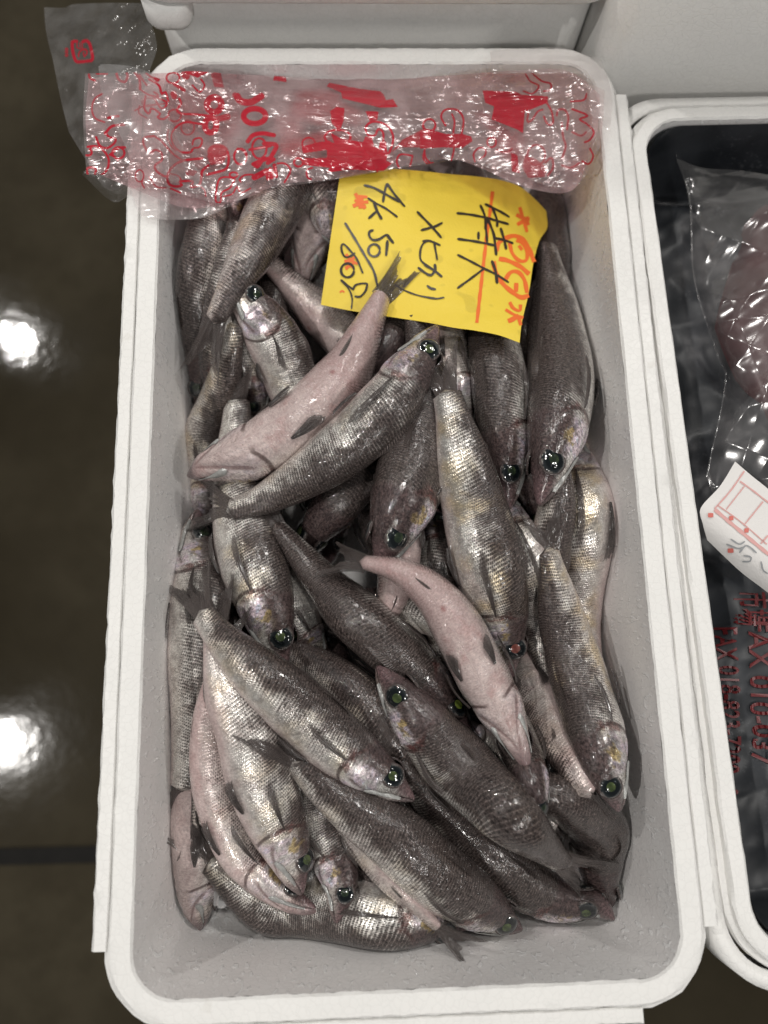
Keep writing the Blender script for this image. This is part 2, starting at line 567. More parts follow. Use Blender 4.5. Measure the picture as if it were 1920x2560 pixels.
def M_film(name, haze=0.10, tint=(0.97, 0.955, 0.955), ink_col=(0.44, 0.010, 0.026), pink=0.0):
    t = NT(name)
    p = t.geo_pos()
    ink = t.attr('ink', 'Fac')
    b = t.bump(t.math('ADD', t.noise(p, 160, 3, 0.6), t.math('MULTIPLY', t.noise(p, 46, 3), 1.6)), 0.06, 0.0008)
    lw = t.n('LayerWeight')
    lw.inputs[0].default_value = 0.5
    t.set(lw.inputs['Normal'], b)
    fres = t.math('ADD', t.math('MULTIPLY', t.math('POWER', lw.outputs['Facing'], 4.0), 0.55), 0.045)
    tr = t.n('BsdfTransparent')
    tr.inputs[0].default_value = (*tint, 1)
    gl = t.n('BsdfGlossy')
    gl.inputs['Roughness'].default_value = 0.17
    gl.inputs[0].default_value = (1, 1, 1, 1)
    t.set(gl.inputs['Normal'], b)
    m1 = t.n('MixShader')
    t.set(m1.inputs[0], fres)
    t.t.links.new(tr.outputs[0], m1.inputs[1])
    t.t.links.new(gl.outputs[0], m1.inputs[2])
    df = t.n('BsdfDiffuse')
    df.inputs[0].default_value = (0.80 , 0.80 - 0.22 * pink, 0.79 - 0.20 * pink, 1)
    m2 = t.n('MixShader')
    hz = t.ramp(t.noise(p, 60, 4, 0.6), 0.3, 0.75, haze * 0.5, haze * 1.6)
    t.set(m2.inputs[0], hz)
    t.t.links.new(m1.outputs[0], m2.inputs[1])
    t.t.links.new(df.outputs[0], m2.inputs[2])
    rd = t.principled(Base_Color=ink_col, Roughness=0.2, Normal=b, Coat_Weight=0.3, Coat_Roughness=0.05)
    m3 = t.n('MixShader')
    t.set(m3.inputs[0], t.math('MULTIPLY', ink, t.ramp(t.noise(p, 120, 3), 0.25, 0.7, 0.80, 0.96), clamp=True))
    t.t.links.new(m2.outputs[0], m3.inputs[1])
    t.t.links.new(rd, m3.inputs[2])
    return t.done(m3.outputs[0])


def M_paper(name, c1, c2, spots=0.0):
    t = NT(name)
    p = t.geo_pos()
    c = t.mix(t.ramp(t.noise(p, 18, 4), 0.35, 0.7, 0, 0.6), c1, c2)
    if spots:
        sp = t.math('MAXIMUM', t.ramp(t.noise(p, 75, 1.0, 0.3), 0.64, 0.69), t.ramp(t.noise(p, 24, 2.0, 0.4), 0.58, 0.66, 0.0, 0.5))
        c = t.mix(t.math('MULTIPLY', sp, spots), c, tuple(x * 0.72 for x in c1))
    b = t.bump(t.math('ADD', t.noise(p, 60, 3), t.math('MULTIPLY', t.noise(p, 900, 2), 0.2)), 0.30, 0.0025)
    return t.done(t.principled(Base_Color=c, Roughness=0.42, Normal=b, Specular_IOR_Level=0.4))


def M_ice():
    t = NT('crushed_ice')
    p = t.geo_pos()
    b = t.bump(t.noise(p, 260, 4), 0.6, 0.002)
    return t.done(t.principled(Base_Color=(0.72, 0.72, 0.72), Roughness=0.12, Normal=b, Transmission_Weight=0.55, IOR=1.31))


def M_blackbag():
    t = NT('black_film')
    p = t.geo_pos()
    n = t.noise(p, 30, 4)
    c = t.mix(t.ramp(n, 0.3, 0.7), (0.012, 0.014, 0.017), (0.030, 0.033, 0.038))
    fro = t.math('MULTIPLY', t.ramp(t.noise(p, 420, 3), 0.55, 0.72), t.ramp(t.noise(p, 16, 3), 0.5, 0.66))
    c = t.mix(t.math('MULTIPLY', fro, 0.16), c, (0.30, 0.31, 0.33))
    b = t.bump(t.math('ADD', t.noise(p, 32, 2), t.math('MULTIPLY', fro, 0.06)), 0.16, 0.003)
    return t.done(t.principled(Base_Color=c, Roughness=0.42, Normal=b, Specular_IOR_Level=0.45))


FOAM = M_foam('styrofoam')
FOAM_IN = M_foam_inside()
SKIN = M_skin()
FIN = M_fin()
EYE = M_eye()
PUPIL = M_pupil('green_pupil', (0.030, 0.044, 0.016), (0.072, 0.095, 0.034))
PUPIL_D = M_pupil('dark_green_pupil', (0.012, 0.020, 0.012), (0.034, 0.048, 0.024))
PUPIL_Y = M_pupil('bright_green_pupil', (0.10, 0.14, 0.025), (0.24, 0.29, 0.06))
PUPIL_R = M_pupil('red_pupil', (0.12, 0.030, 0.022), (0.22, 0.085, 0.07))
PALE = M_simple('jaw_skin', (0.40, 0.40, 0.385), 0.2, 0.15, 0.6, 500, 0.2)


# ------------------------------------------------------------------ floor
def build_floor():
    o = mesh_obj('floor', [(-8, -8, FLOOR_Z), (8, -8, FLOOR_Z), (8, 8, FLOOR_Z), (-8, 8, FLOOR_Z)], [(0, 1, 2, 3)], M_floor(), smooth=False)
    props(o, kind='structure')
    a = at_z(20.0, 2140.0, FLOOR_Z)
    w = 0.009
    v = []
    for xx in (-8, 8):
        for yy in (-w, w):
            v.append((xx, a[1] + yy - 0.01 * (xx - a[0]), FLOOR_Z + 0.003))
    j = mesh_obj('floor_joint', v, [(0, 2, 3, 1)], M_simple('joint_black', (0.012, 0.011, 0.010), 0.7, 0, 0.5, 60, 0.3, Specular_IOR_Level=0.15), smooth=False)
    props(j, kind='structure')


build_floor()


# ------------------------------------------------------------------ foam boxes
def rrect(hx, hy, r, n=9, seg=24):
    """rounded rectangle, counter-clockwise, with subdivided sides"""
    pts = []
    cs = [(hx - r, hy - r, 0), (-hx + r, hy - r, 90), (-hx + r, -hy + r, 180), (hx - r, -hy + r, 270)]
    for k, (cx, cy, a0) in enumerate(cs):
        for i in range(n + 1):
            a = math.radians(a0 + 90 * i / n)
            pts.append((cx + r * math.cos(a), cy + r * math.sin(a)))
        nx = cs[(k + 1) % 4]
        a1 = math.radians(nx[2])
        p0 = np.array(pts[-1])
        p1 = np.array((nx[0] + r * math.cos(a1), nx[1] + r * math.sin(a1)))
        for i in range(1, seg):
            pts.append(tuple(p0 + (p1 - p0) * i / seg))
    return np.array(pts)


def loft(loops, cap_first=True, cap_last=True):
    n = len(loops[0])
    v = np.vstack(loops)
    f = grid_faces(len(loops), n, wrap=True).tolist()
    if cap_first:
        f.append(list(range(n))[::-1])
    if cap_last:
        f.append([(len(loops) - 1) * n + i for i in range(n)])
    return v, f


def ring(hx, hy, r, z, jit=0.0, seg=60):
    p = rrect(hx, hy, max(r, 0.002), 10, seg)
    q = np.c_[p, np.full(len(p), z)]
    if jit:
        q += rng.normal(0, jit, q.shape)
    return q


def foam_tub(root, hx, hy, depth, height, lip, ledges, wall_in=0.004, r_in=0.022, fillet=0.028, rz=0.0, mat_in=None):
    """open foam tub; hx, hy = half size of the mouth; root stands at the rim centre on z of the rim"""
    loops_in = []
    ns = 8
    for k in range(ns + 1):
        a = math.pi / 2 * k / ns
        ins = wall_in + fillet * (1 - math.cos(a)) * 0 + fillet * (1 - math.sin(a))
        z = -depth + fillet * (1 - math.cos(a))
        loops_in.append(ring(hx - ins, hy - ins, max(r_in - ins * 0.2, 0.012), z))
    for k in range(1, 6):
        f = k / 6
        loops_in.append(ring(hx - wall_in * (1 - f), hy - wall_in * (1 - f), r_in, -depth + fillet + (depth - fillet - 0.0015) * f))
    loops_in.append(ring(hx, hy, r_in, -0.0012, 0.00012))
    inner_v, inner_f = loft(loops_in, True, False)
    inner_f = [f[::-1] for f in inner_f]
    loops = [ring(hx, hy, r_in, -0.0012, 0.00012),
             ring(hx + 0.0011, hy + 0.0011, r_in + 0.0011, 0.0, 0.00012),
             ring(hx + lip * 0.5, hy + lip * 0.5, r_in + lip * 0.5, 0.0002, 0.0001),
             ring(hx + lip - 0.0012, hy + lip - 0.0012, r_in + lip, 0.0, 0.00015),
             ring(hx + lip, hy + lip, r_in + lip, -0.0012, 0.0002),
             ring(hx + lip, hy + lip, r_in + lip, -0.005, 0.0001),
             ring(hx + lip + 0.0030, hy + lip + 0.0030, r_in + lip + 0.003, -0.0055, 0.0002),
             ring(hx + lip + 0.0034, hy + lip + 0.0034, r_in + lip + 0.003, -0.008, 0.0002),
             ring(hx + lip + 0.001, hy + lip + 0.001, r_in + lip, -height * 0.5),
             ring(hx + lip - 0.006, hy + lip - 0.006, r_in + lip, -height + 0.004),
             ring(hx + lip - 0.010, hy + lip - 0.010, r_in + lip, -height)]
    ov, of = loft(loops, False, True)
    Rz = np.array([[math.cos(rz), -math.sin(rz), 0], [math.sin(rz), math.cos(rz), 0], [0, 0, 1]])
    base = np.array(root.location)

    def put(name, v, f, m, smooth=True, parent=root):
        return mesh_obj(name, np.asarray(v) @ Rz.T + base, f, m, parent, smooth)

    o1 = put('rim_and_shell', ov, of, FOAM)
    o1.data.set_sharp_from_angle(angle=math.radians(28))
    o2 = put('inner_lining', inner_v, inner_f, mat_in or FOAM_IN)
    for which in ledges:
        L = (hy if which in 'lr' else hx) + lip - 0.034
        n = 110
        prof = [(0.0006, -0.0085), (0.0006, -0.0022), (0.0012, -0.0012), (0.0072, -0.0014), (0.0084, -0.0026), (0.0082, -0.020), (0.002, -0.022)]
        vs = []
        for i in range(n + 1):
            a = -L + 2 * L * i / n
            for k, (o_, z_) in enumerate(prof):
                jo = rng.normal(0, 0.00022) if k in (3, 4, 5) else 0
                jz = rng.normal(0, 0.00012)
                if which == 'l':
                    q = (-(hx + lip + o_ + jo), a, z_ + jz)
                elif which == 'r':
                    q = (hx + lip + o_ + jo, -a, z_ + jz)
                else:
                    q = (a, -(hy + lip + o_ + jo), z_ + jz) if which == 'b' else (-a, hy + lip + o_ + jo, z_ + jz)
                vs.append(q)
        fs = grid_faces(n + 1, len(prof)).tolist()
        fs.append(list(range(len(prof)))[::-1])
        fs.append([n * len(prof) + i for i in range(len(prof))])
        put('lid_ledge', vs, fs, FOAM).data.set_sharp_from_angle(angle=math.radians(32))
    return root


BOX_D = 0.100
fish_box = empty('foam_box', (0, 0, 0))
foam_tub(fish_box, W_IN / 2, L_IN / 2, BOX_D, 0.118, 0.0118, 'lrb')
props(fish_box, 'open white styrofoam box piled full of fish', 'box', 'styrofoam boxes')


def closed_box(name, cx, cy, hx, hy, z0, z1, label, rz=0.0, seg=30):
    o = empty(name, (cx, cy, z0))
    zs = z1 - 0.03
    Rz = np.array([[math.cos(rz), -math.sin(rz), 0], [math.sin(rz), math.cos(rz), 0], [0, 0, 1]])
    b = np.array([cx, cy, 0])
    lp = [ring(hx - 0.008, hy - 0.008, 0.02, z0, 0, seg), ring(hx - 0.004, hy - 0.004, 0.022, z0 + 0.004, 0, seg), ring(hx, hy, 0.022, zs - 0.001, 0, seg)]
    v, f = loft(lp)
    mesh_obj('box_body', v @ Rz.T + b, f, FOAM, o)
    lp = [ring(hx, hy, 0.022, zs + 0.001, 0, seg), ring(hx + 0.003, hy + 0.003, 0.025, zs + 0.003, 0, seg),
          ring(hx + 0.003, hy + 0.003, 0.025, z1 - 0.003, 0, seg), ring(hx, hy, 0.022, z1, 0, seg)]
    v, f = loft(lp)
    mesh_obj('lid', v @ Rz.T + b, f, FOAM, o)
    props(o, label, 'box', 'styrofoam boxes')
    return o


closed_box('foam_box', 0, 0, 0.125, 0.25, FLOOR_Z, -0.1182, 'lidded white styrofoam box on the floor under the box of fish')

# box behind the fish box, higher up; only its near end wall shows
YB = L_IN / 2 + 0.0118 + 0.020
_zw = at_y(960.0, 20.0, YB - 0.012)[2]
_xl = at_y(378.0, 60.0, YB)[0]
_xr = at_y(1492.0, 60.0, YB)[0]
_zc = at_y(430.0, 62.0, YB - 0.012)[2]
bb = empty('foam_box', ((_xl + _xr) / 2, YB + 0.27, -0.115))
_h = (_xr - _xl) / 2
zt = _zw + 0.040
lp = [ring(_h - 0.006, 0.264, 0.024, -0.115), ring(_h - 0.002, 0.268, 0.024, -0.11), ring(_h, 0.27, 0.026, _zw - 0.001), ring(_h - 0.01, 0.26, 0.02, _zw)]
v, f = loft(lp)
mesh_obj('box_body', v + np.array([bb.location[0], bb.location[1], 0]), f, FOAM, bb)
lp = [ring(_h - 0.012, 0.262, 0.02, _zw + 0.0005), ring(_h + 0.010, 0.28, 0.03, _zw + 0.001), ring(_h + 0.012, 0.282, 0.03, _zw + 0.004), ring(_h + 0.012, 0.282, 0.03, zt - 0.004), ring(_h + 0.008, 0.278, 0.03, zt)]
v, f = loft(lp)
mesh_obj('lid', v + np.array([bb.location[0], bb.location[1], 0]), f, FOAM, bb)
_cw = at_y(478.0, 40.0, YB - 0.012)[0]
for sx in (-1,):
    hw = (_cw - _xl) / 2
    cxx = bb.location[0] + sx * (_h - hw)
    lp = [ring(hw - 0.002, 0.010, 0.008, _zc - 0.004, 0, 10), ring(hw, 0.012, 0.010, _zc, 0, 10), ring(hw, 0.012, 0.010, _zw - 0.0005, 0, 10)]
    v, f = loft(lp)
    mesh_obj('corner_block', v + np.array([cxx, YB - 0.002, 0]), f, FOAM, bb)
props(bb, 'white styrofoam box end with a recessed wall behind the fish box', 'box', 'styrofoam boxes')
closed_box('foam_box', bb.location[0], bb.location[1], _h - 0.01, 0.255, FLOOR_Z, -0.1152, 'lidded white styrofoam box on the floor under the rearmost box')

# ------------------------------------------------------------------ right-hand box
RZ_ = -0.004
p_tl = at_z(1618.0, 372.0, RZ_)
p_bl = at_z(1862.0, 2130.0, RZ_)
_d = (p_bl - p_tl)[:2]
ang = math.atan2(_d[1], _d[0]) + math.pi / 2          # rotation of the box about z
_n = np.array([math.cos(ang), math.sin(ang)])         # box local x
_m = np.array([-math.sin(ang), math.cos(ang)])        # box local y
top_y = at_z(1800.0, 296.0, RZ_)[:2] @ _m
bot_y = at_z(1900.0, 2385.0, RZ_)[:2] @ _m
left_x = p_tl[:2] @ _n
R_HX, R_HY = 0.14, (top_y - bot_y) / 2
rc = _n * (left_x + R_HX) + _m * ((top_y + bot_y) / 2)
rbox = empty('foam_box', (rc[0], rc[1], RZ_))
foam_tub(rbox, R_HX, R_HY, 0.09, 0.111, 0.0095, '', rz=ang, r_in=0.024)
# raised inner bead on its rim
lp = [ring(R_HX + 0.0125, R_HY + 0.0125, 0.03, -0.010), ring(R_HX + 0.0125, R_HY + 0.0125, 0.03, -0.0062), ring(R_HX + 0.0205, R_HY + 0.0205, 0.036, -0.006), ring(R_HX + 0.0208, R_HY + 0.0208, 0.036, -0.03), ring(R_HX + 0.0125, R_HY + 0.0125, 0.03, -0.032)]
v, f = loft(lp, False, False)
_R2 = np.array([[math.cos(ang), -math.sin(ang), 0], [math.sin(ang), math.cos(ang), 0], [0, 0, 1]])
mesh_obj('rim_flange', v @ _R2.T + np.array(rbox.location), f, FOAM, rbox)
props(rbox, 'open white styrofoam box lined with black plastic on the right', 'box', 'styrofoam boxes')
closed_box('foam_box', rc[0], rc[1], R_HX - 0.01, R_HY - 0.01, FLOOR_Z, -0.1152, 'lidded white styrofoam box on the floor under the black-lined box', rz=ang)

# big pale box behind the right-hand box
YB2 = (rc + _m * (R_HY + 0.0215))[1] + 0.012
x0 = at_y(1512.0, 120.0, YB2)[0]
pb = empty('foam_box', (x0 + 0.17, YB2 + 0.25, -0.115))
lp = [ring(0.166, 0.246, 0.014, -0.115), ring(0.17, 0.25, 0.016, -0.11), ring(0.17, 0.25, 0.016, 0.135), ring(0.16, 0.24, 0.012, 0.136)]
v, f = loft(lp)
mesh_obj('box_body', v + np.array([pb.location[0], pb.location[1], 0]), f, FOAM, pb)
lp = [ring(0.158, 0.24, 0.012, 0.1365), ring(0.176, 0.256, 0.02, 0.137), ring(0.176, 0.256, 0.02, 0.160), ring(0.17, 0.25, 0.018, 0.163)]
v, f = loft(lp)
mesh_obj('lid', v + np.array([pb.location[0], pb.location[1], 0]), f, FOAM, pb)
props(pb, 'tall plain styrofoam box wall behind the black-lined box', 'box', 'styrofoam boxes')
closed_box('foam_box', pb.location[0], pb.location[1], 0.155, 0.235, FLOOR_Z, -0.1152, 'lidded white styrofoam box on the floor under the tall plain box')


# ------------------------------------------------------------------ the heap of fish
DSP = 1920 / 1659.0                       # spines were read on a 1659 px wide view
CELL = 0.0015
NX, NY = int(0.40 / CELL), int(0.64 / CELL)
ICE_Z = -0.086
H = np.full((NX, NY), ICE_Z)


def hidx(x, y):
    return np.clip(((np.asarray(x) + 0.20) / CELL).astype(int), 0, NX - 1), np.clip(((np.asarray(y) + 0.32) / CELL).astype(int), 0, NY - 1)


def wall_half(z):
    f = np.clip((z + BOX_D) / BOX_D, 0, 1)
    ins = 0.004 * (1 - f) + 0.018 * np.clip((-0.070 - z) / 0.03, 0, 1) ** 2
    return W_IN / 2 - ins - 0.0008, L_IN / 2 - ins - 0.0008


_ps = np.array([0, .012, .03, .055, .085, .12, .17, .23, .30, .38, .48, .58, .68, .78, .86, .93, .97, 1.0])
_pd = np.array([.08, .185, .275, .39, .505, .61, .745, .87, .955, 1.0, 1.0, .98, .905, .775, .64, .51, .455, .43])   # dorso-ventral
_pw = np.array([.06, .165, .245, .34, .44, .545, .69, .83, .93, 1.0, 1.0, .965, .87, .71, .545, .40, .33, .28])   # lateral
_ax = np.array([-.06, -.06, -.07, -.075, -.06, -.03, -.01, 0, 0, 0, 0, 0, 0, 0, 0, 0, 0, 0])                     # axis shift toward the back


def prof(s, gam=1.0):
    s = np.asarray(s, float)
    s = np.where(s > 0.3, 0.3 + 0.7 * np.clip((s - 0.3) / 0.7, 0, 1) ** gam, s)

    def sm(y):
        ss = np.linspace(0, 1, 400)
        q = np.interp(ss, _ps, y)
        k = np.ones(9) / 9
        q2 = np.convolve(np.pad(q, 4, mode='edge'), k, 'valid')
        return np.interp(s, ss, q2)
    return sm(_pd), sm(_pw), sm(_ax)


NS = 92
S_U = np.r_[np.linspace(0, 0.30, 46, endpoint=False) ** 1.0, np.linspace(0.30, 1.0, NS - 46)]
NV = 48
TH = np.linspace(-math.pi, math.pi, NV, endpoint=False)


class Fish:
    pass


def smooth1(a, k):
    p = np.pad(a, k, mode='edge')
    w = np.hanning(2 * k + 3)[1:-1]
    return np.convolve(p, w / w.sum(), 'valid')


def place(pts, width, roll, zoff=0.0, soft=0.30, stiff=9, tail=None):
    """lays a fish on the heap: its spine follows the sight lines, its height comes from what lies under it"""
    n = 60
    px = catmull(np.asarray(pts, float) * DSP, n)
    gam = random.uniform(0.88, 1.10)
    pd, pw, _ = prof(np.linspace(0, 1, n), gam)
    rho = math.radians(roll)
    WR = 0.84
    k = math.sqrt(math.sin(rho) ** 2 + (WR * math.cos(rho)) ** 2)
    z = np.full(n, -0.03)
    for it in range(5):
        P = at_z(px[:, 0], px[:, 1], z)
        depth = -((P - CC) @ CR)[:, 2]
        d_max = 0.5 * width * 1.04 * DSP * np.median(depth) / F / k
        dv, lw = d_max * pd, d_max * WR * pw
        a = np.sqrt((dv * math.sin(rho)) ** 2 + (lw * math.cos(rho)) ** 2)
        b = np.sqrt((dv * math.cos(rho)) ** 2 + (lw * math.sin(rho)) ** 2)
        hx, hy = wall_half(z)
        P[:, 0] = np.clip(P[:, 0], -hx + a * 0.97, hx - a * 0.97)
        P[:, 1] = np.clip(P[:, 1], -hy + a * 0.97, hy - a * 0.97)
        T = np.gradient(P[:, :2], axis=0)
        T /= np.linalg.norm(T, axis=1)[:, None] + 1e-9
        N = np.stack([T[:, 1], -T[:, 0]], 1)
        req = np.full(n, -1.0)
        for o in np.linspace(-0.8, 0.8, 9):
            q = P[:, :2] + N * (a * o)[:, None]
            i, j = hidx(q[:, 0], q[:, 1])
            req = np.maximum(req, H[i, j] + b * math.sqrt(1 - o * o) * (1 - soft))
        zz = smooth1(req, stiff)
        for _ in range(6):
            zz = smooth1(np.maximum(zz, req - 0.0035), stiff)
        z = zz + zoff
    P[:, 2] = z
    fi = Fish()
    fi.gam = gam
    fi.P, fi.a, fi.b, fi.dmax, fi.wr, fi.rho = P, a, b, d_max, WR, rho
    # write the top of this fish into the height field
    for q in range(n - 1):
        m = 6
        for w in np.linspace(0, 1, m, endpoint=False):
            c = P[q] * (1 - w) + P[q + 1] * w
            nn = N[q] * (1 - w) + N[q + 1] * w
            oo = np.linspace(-1, 1, 33)
            xy = c[:2] + nn * (a[q] * oo)[:, None]
            i, j = hidx(xy[:, 0], xy[:, 1])
            np.maximum.at(H, (i, j), c[2] + b[q] * np.sqrt(1 - oo ** 2))
    return fi


# eye meshes are shared by all fish
def dome(nr=9, na=28, flat=0.36, rad=1.0):
    v = [(0, 0, flat * rad)]
    for i in range(1, nr + 1):
        a = math.pi / 2 * 1.12 * i / nr
        for j in range(na):
            t = 2 * math.pi * j / na
            v.append((rad * math.sin(a) * math.cos(t), rad * math.sin(a) * math.sin(t), flat * rad * math.cos(a)))
    f = [(0, 1 + j, 1 + (j + 1) % na) for j in range(na)]
    for i in range(nr - 1):
        for j in range(na):
            f.append((1 + i * na + j, 1 + (i + 1) * na + j, 1 + (i + 1) * na + (j + 1) % na, 1 + i * na + (j + 1) % na))
    return v, f


def torus(R, r, flat=0.6, na=36, nb=10):
    v = []
    for i in range(na):
        t = 2 * math.pi * i / na
        for j in range(nb):
            p = 2 * math.pi * j / nb
            v.append(((R + r * math.cos(p)) * math.cos(t), (R + r * math.cos(p)) * math.sin(t), r * flat * math.sin(p)))
    f = grid_faces(na, nb, wrap=True).tolist()
    for j in range(nb):
        f.append(((na - 1) * nb + j, (na - 1) * nb + (j + 1) % nb, (j + 1) % nb, j))
    return v, f


def raw_mesh(name, v, f, mat):
    me = bpy.data.meshes.new(name)
    me.from_pydata(v, [], f)
    me.polygons.foreach_set('use_smooth', [True] * len(me.polygons))
    me.materials.append(mat)
    me.update()
    return me


LID = M_simple('eye_rim', (0.075, 0.058, 0.055), 0.2, 0.0, 0.6, 3.0)
EYE_ME = raw_mesh('eye', *dome(), EYE)
PUP_ME = {k: raw_mesh('pupil', *dome(7, 24, 0.24, 0.53), m) for k, m in (('g', PUPIL), ('d', PUPIL_D), ('y', PUPIL_Y), ('r', PUPIL_R))}
RING_ME = raw_mesh('eye_rim', *torus(0.99, 0.085, 0.8), LID)


def build_fish(fi, name_seed, pink=0.15, dark=0.5, gold=0.35, label='', tailpx=None, tailspread=0.6, pup='g', tail_len=0.20, fins=True, gape=0.0):
    r = np.random.default_rng(name_seed)
    P, rho, dm, WR = fi.P, fi.rho, fi.dmax, fi.wr
    n = len(P)
    u = np.linspace(0, 1, n)
    P = np.stack([smooth1(P[:, k], 2) for k in range(3)], 1)
    seglen = np.r_[0, np.cumsum(np.linalg.norm(np.diff(P, axis=0), axis=1))]
    SL = seglen[-1]

    def spine(s):
        s = np.asarray(s, float)
        return np.stack([np.interp(s * SL, seglen, P[:, k]) for k in range(3)], -1)

    def frame(s):
        s = np.asarray(s, float)
        T = spine(np.clip(s + 0.03, 0, 1)) - spine(np.clip(s - 0.03, 0, 1))
        T = T / np.linalg.norm(T, axis=-1, keepdims=True)
        Z = np.array([0, 0, 1.0])
        U = Z - T * (T @ Z)[..., None]
        U = U / np.linalg.norm(U, axis=-1, keepdims=True)
        S = np.cross(T, U)
        D = U * math.cos(rho) + S * math.sin(rho)
        E = np.cross(T, D)
        return T, D, E

    lump = r.normal(0, 1, (4, 3))

    def surf(s, th, off=0.0):
        """point of the skin; th measured from the back, + toward E"""
        s, th = np.broadcast_arrays(np.asarray(s, float), np.asarray(th, float))
        pd, pw, ax = prof(s, fi.gam)
        T, D, E = frame(s)
        c, si = np.cos(th), np.sin(th)
        belly = np.where(c < 0, 1.0 + 0.06 * np.sin(np.clip((s - 0.2) / 0.45, 0, 1) * math.pi), 0.98)
        y = np.sign(c) * np.abs(c) ** 0.94 * pd * belly
        x = np.sign(si) * np.abs(si) ** 0.92 * pw * WR
        y = y + ax
        # head anatomy
        at = np.abs(th) / math.pi
        g = 1.0 + 0.0 * s
        step = 1 / (1 + np.exp(-(s - 0.245 - 0.035 * np.sin(np.clip((at - 0.25) / 0.6, 0, 1) * math.pi)) * 260))   # gill cover edge
        opz = np.exp(-((s - 0.215) / 0.05) ** 2) * np.clip(np.sin(np.clip((at - 0.22) / 0.70, 0, 1) * math.pi), 0, 1)
        g = g + 0.06 * opz * (1 - step) - 0.05 * step * np.exp(-(s - 0.26) / 0.04) * (s > 0.2) * np.clip(np.sin(np.clip((at - 0.2) / 0.75, 0, 1) * math.pi), 0, 1)
        pre = np.exp(-((s - 0.165 - 0.03 * (at - 0.5)) / 0.006) ** 2) * np.exp(-((at - 0.55) / 0.16) ** 2)
        g = g - 0.035 * pre
        mouth = np.exp(-((at - (0.50 + 1.3 * s)) / 0.030) ** 2) * np.clip((0.115 - s) / 0.03, 0, 1)
        g = g - (0.20 + gape) * mouth
        jaw = np.exp(-((at - (0.63 + 1.2 * s)) / 0.09) ** 2) * np.clip((0.12 - s) / 0.04, 0, 1)
        g = g + 0.10 * jaw
        fold = np.exp(-((at - (1.0 - 1.75 * (s - 0.045))) / 0.035) ** 2) * np.clip((s - 0.05) / 0.03, 0, 1) * np.clip((0.25 - s) / 0.02, 0, 1)
        g = g - 0.11 * fold
        orb = np.exp(-((s - 0.118) / 0.040) ** 2 - ((at - 0.285) / 0.10) ** 2)
        g = g + 0.05 * orb
        # soft uneven flesh
        for k in range(4):
            g = g + 0.012 * lump[k, 0] * np.sin(s * (9 + 5 * k) + lump[k, 1] * 3 + np.abs(th) * (k % 3) + lump[k, 2]) * np.clip((s - 0.22) / 0.1, 0, 1)
        base = spine(s)
        R = (y[..., None] * D + x[..., None] * E) * (dm * g)[..., None]
        nrm = (y / (pd + 1e-4) ** 2)[..., None] * D + (x / (pw * WR + 1e-4) ** 2)[..., None] * E
        nrm = nrm / (np.linalg.norm(nrm, axis=-1, keepdims=True) + 1e-9)
        # snout tapers forward
        return base + R + nrm * np.asarray(off)[..., None], nrm

    root = empty('fish', tuple(spine(0.5) - np.array([0, 0, float(fi.b.max())])))
    S2, T2 = np.meshgrid(S_U, TH, indexing='ij')
    V, _ = surf(S2, T2)
    V = V.reshape(-1, 3)
    tip = spine(0.0) - frame(0.0)[0] * 0.0012
    tipv = tip + frame(0.0)[1] * (-0.09 * dm)
    Tend, Dend, Eend = frame(1.0)
    endv = spine(1.0) + Tend * 0.004
    faces = grid_faces(NS, NV, wrap=True).tolist()
    nvv = len(V)
    faces += [(nvv, (j + 1) % NV, j) for j in range(NV)]
    faces += [(nvv + 1, (NS - 1) * NV + j, (NS - 1) * NV + (j + 1) % NV) for j in range(NV)]
    V = np.vstack([V, tipv, endv])
    pd, pw, _ = prof(S_U)
    at = np.abs(TH) / math.pi
    fa = np.stack([S2, np.abs(T2) / math.pi, np.sign(T2)], -1).reshape(-1, 3)
    rad = dm * (pd + pw * WR) / 2
    rad_s = np.interp(S_U, [0, .1, .38, 1], [0.6 * dm, 0.8 * dm, dm, dm])
    fb = np.stack([S2 * SL * 1000, np.abs(T2) * np.maximum(rad, 0.3 * dm)[:, None] * 1000, 0 * S2], -1).reshape(-1, 3)
    fa = np.vstack([fa, [0, .5, 0], [1, .5, 0]])
    fb = np.vstack([fb, [0, 0, 0], [SL * 1000, 0, 0]])
    body = mesh_obj('body', V, faces, SKIN, root, True, {'fa': fa, 'fb': fb})
    body['pink'] = float(pink)
    body['dark'] = float(dark)
    body['gold'] = float(gold)
    # eyes
    if pup == 'g' and r.random() < 0.5:
        pup = 'd'
    for sd in (-1, 1):
        c, nn = surf(0.118, sd * math.radians(53), 0.0)
        rr = 0.0445 * SL * (dm * 7.2 / SL) ** 0.5
        z = Vector(nn)
        xax = Vector(frame(0.118)[0])
        xax = (xax - z * xax.dot(z)).normalized()
        yax = z.cross(xax)
        mw = Matrix((xax, yax, z)).transposed().to_4x4()
        mw.translation = Vector(c - nn * rr * 0.15) - Vector(root.location)
        e = bpy.data.objects.new('eye', EYE_ME)
        col.objects.link(e)
        e.parent = root
        e.matrix_local = mw @ Matrix.Scale(rr, 4)
        p = bpy.data.objects.new('pupil', PUP_ME[pup])
        col.objects.link(p)
        p.parent = e
        p.location = (0.03, 0.02, 0.245)
        q = bpy.data.objects.new('eye_rim', RING_ME)
        col.objects.link(q)
        q.parent = e
        q.location = (0, 0, 0.02)

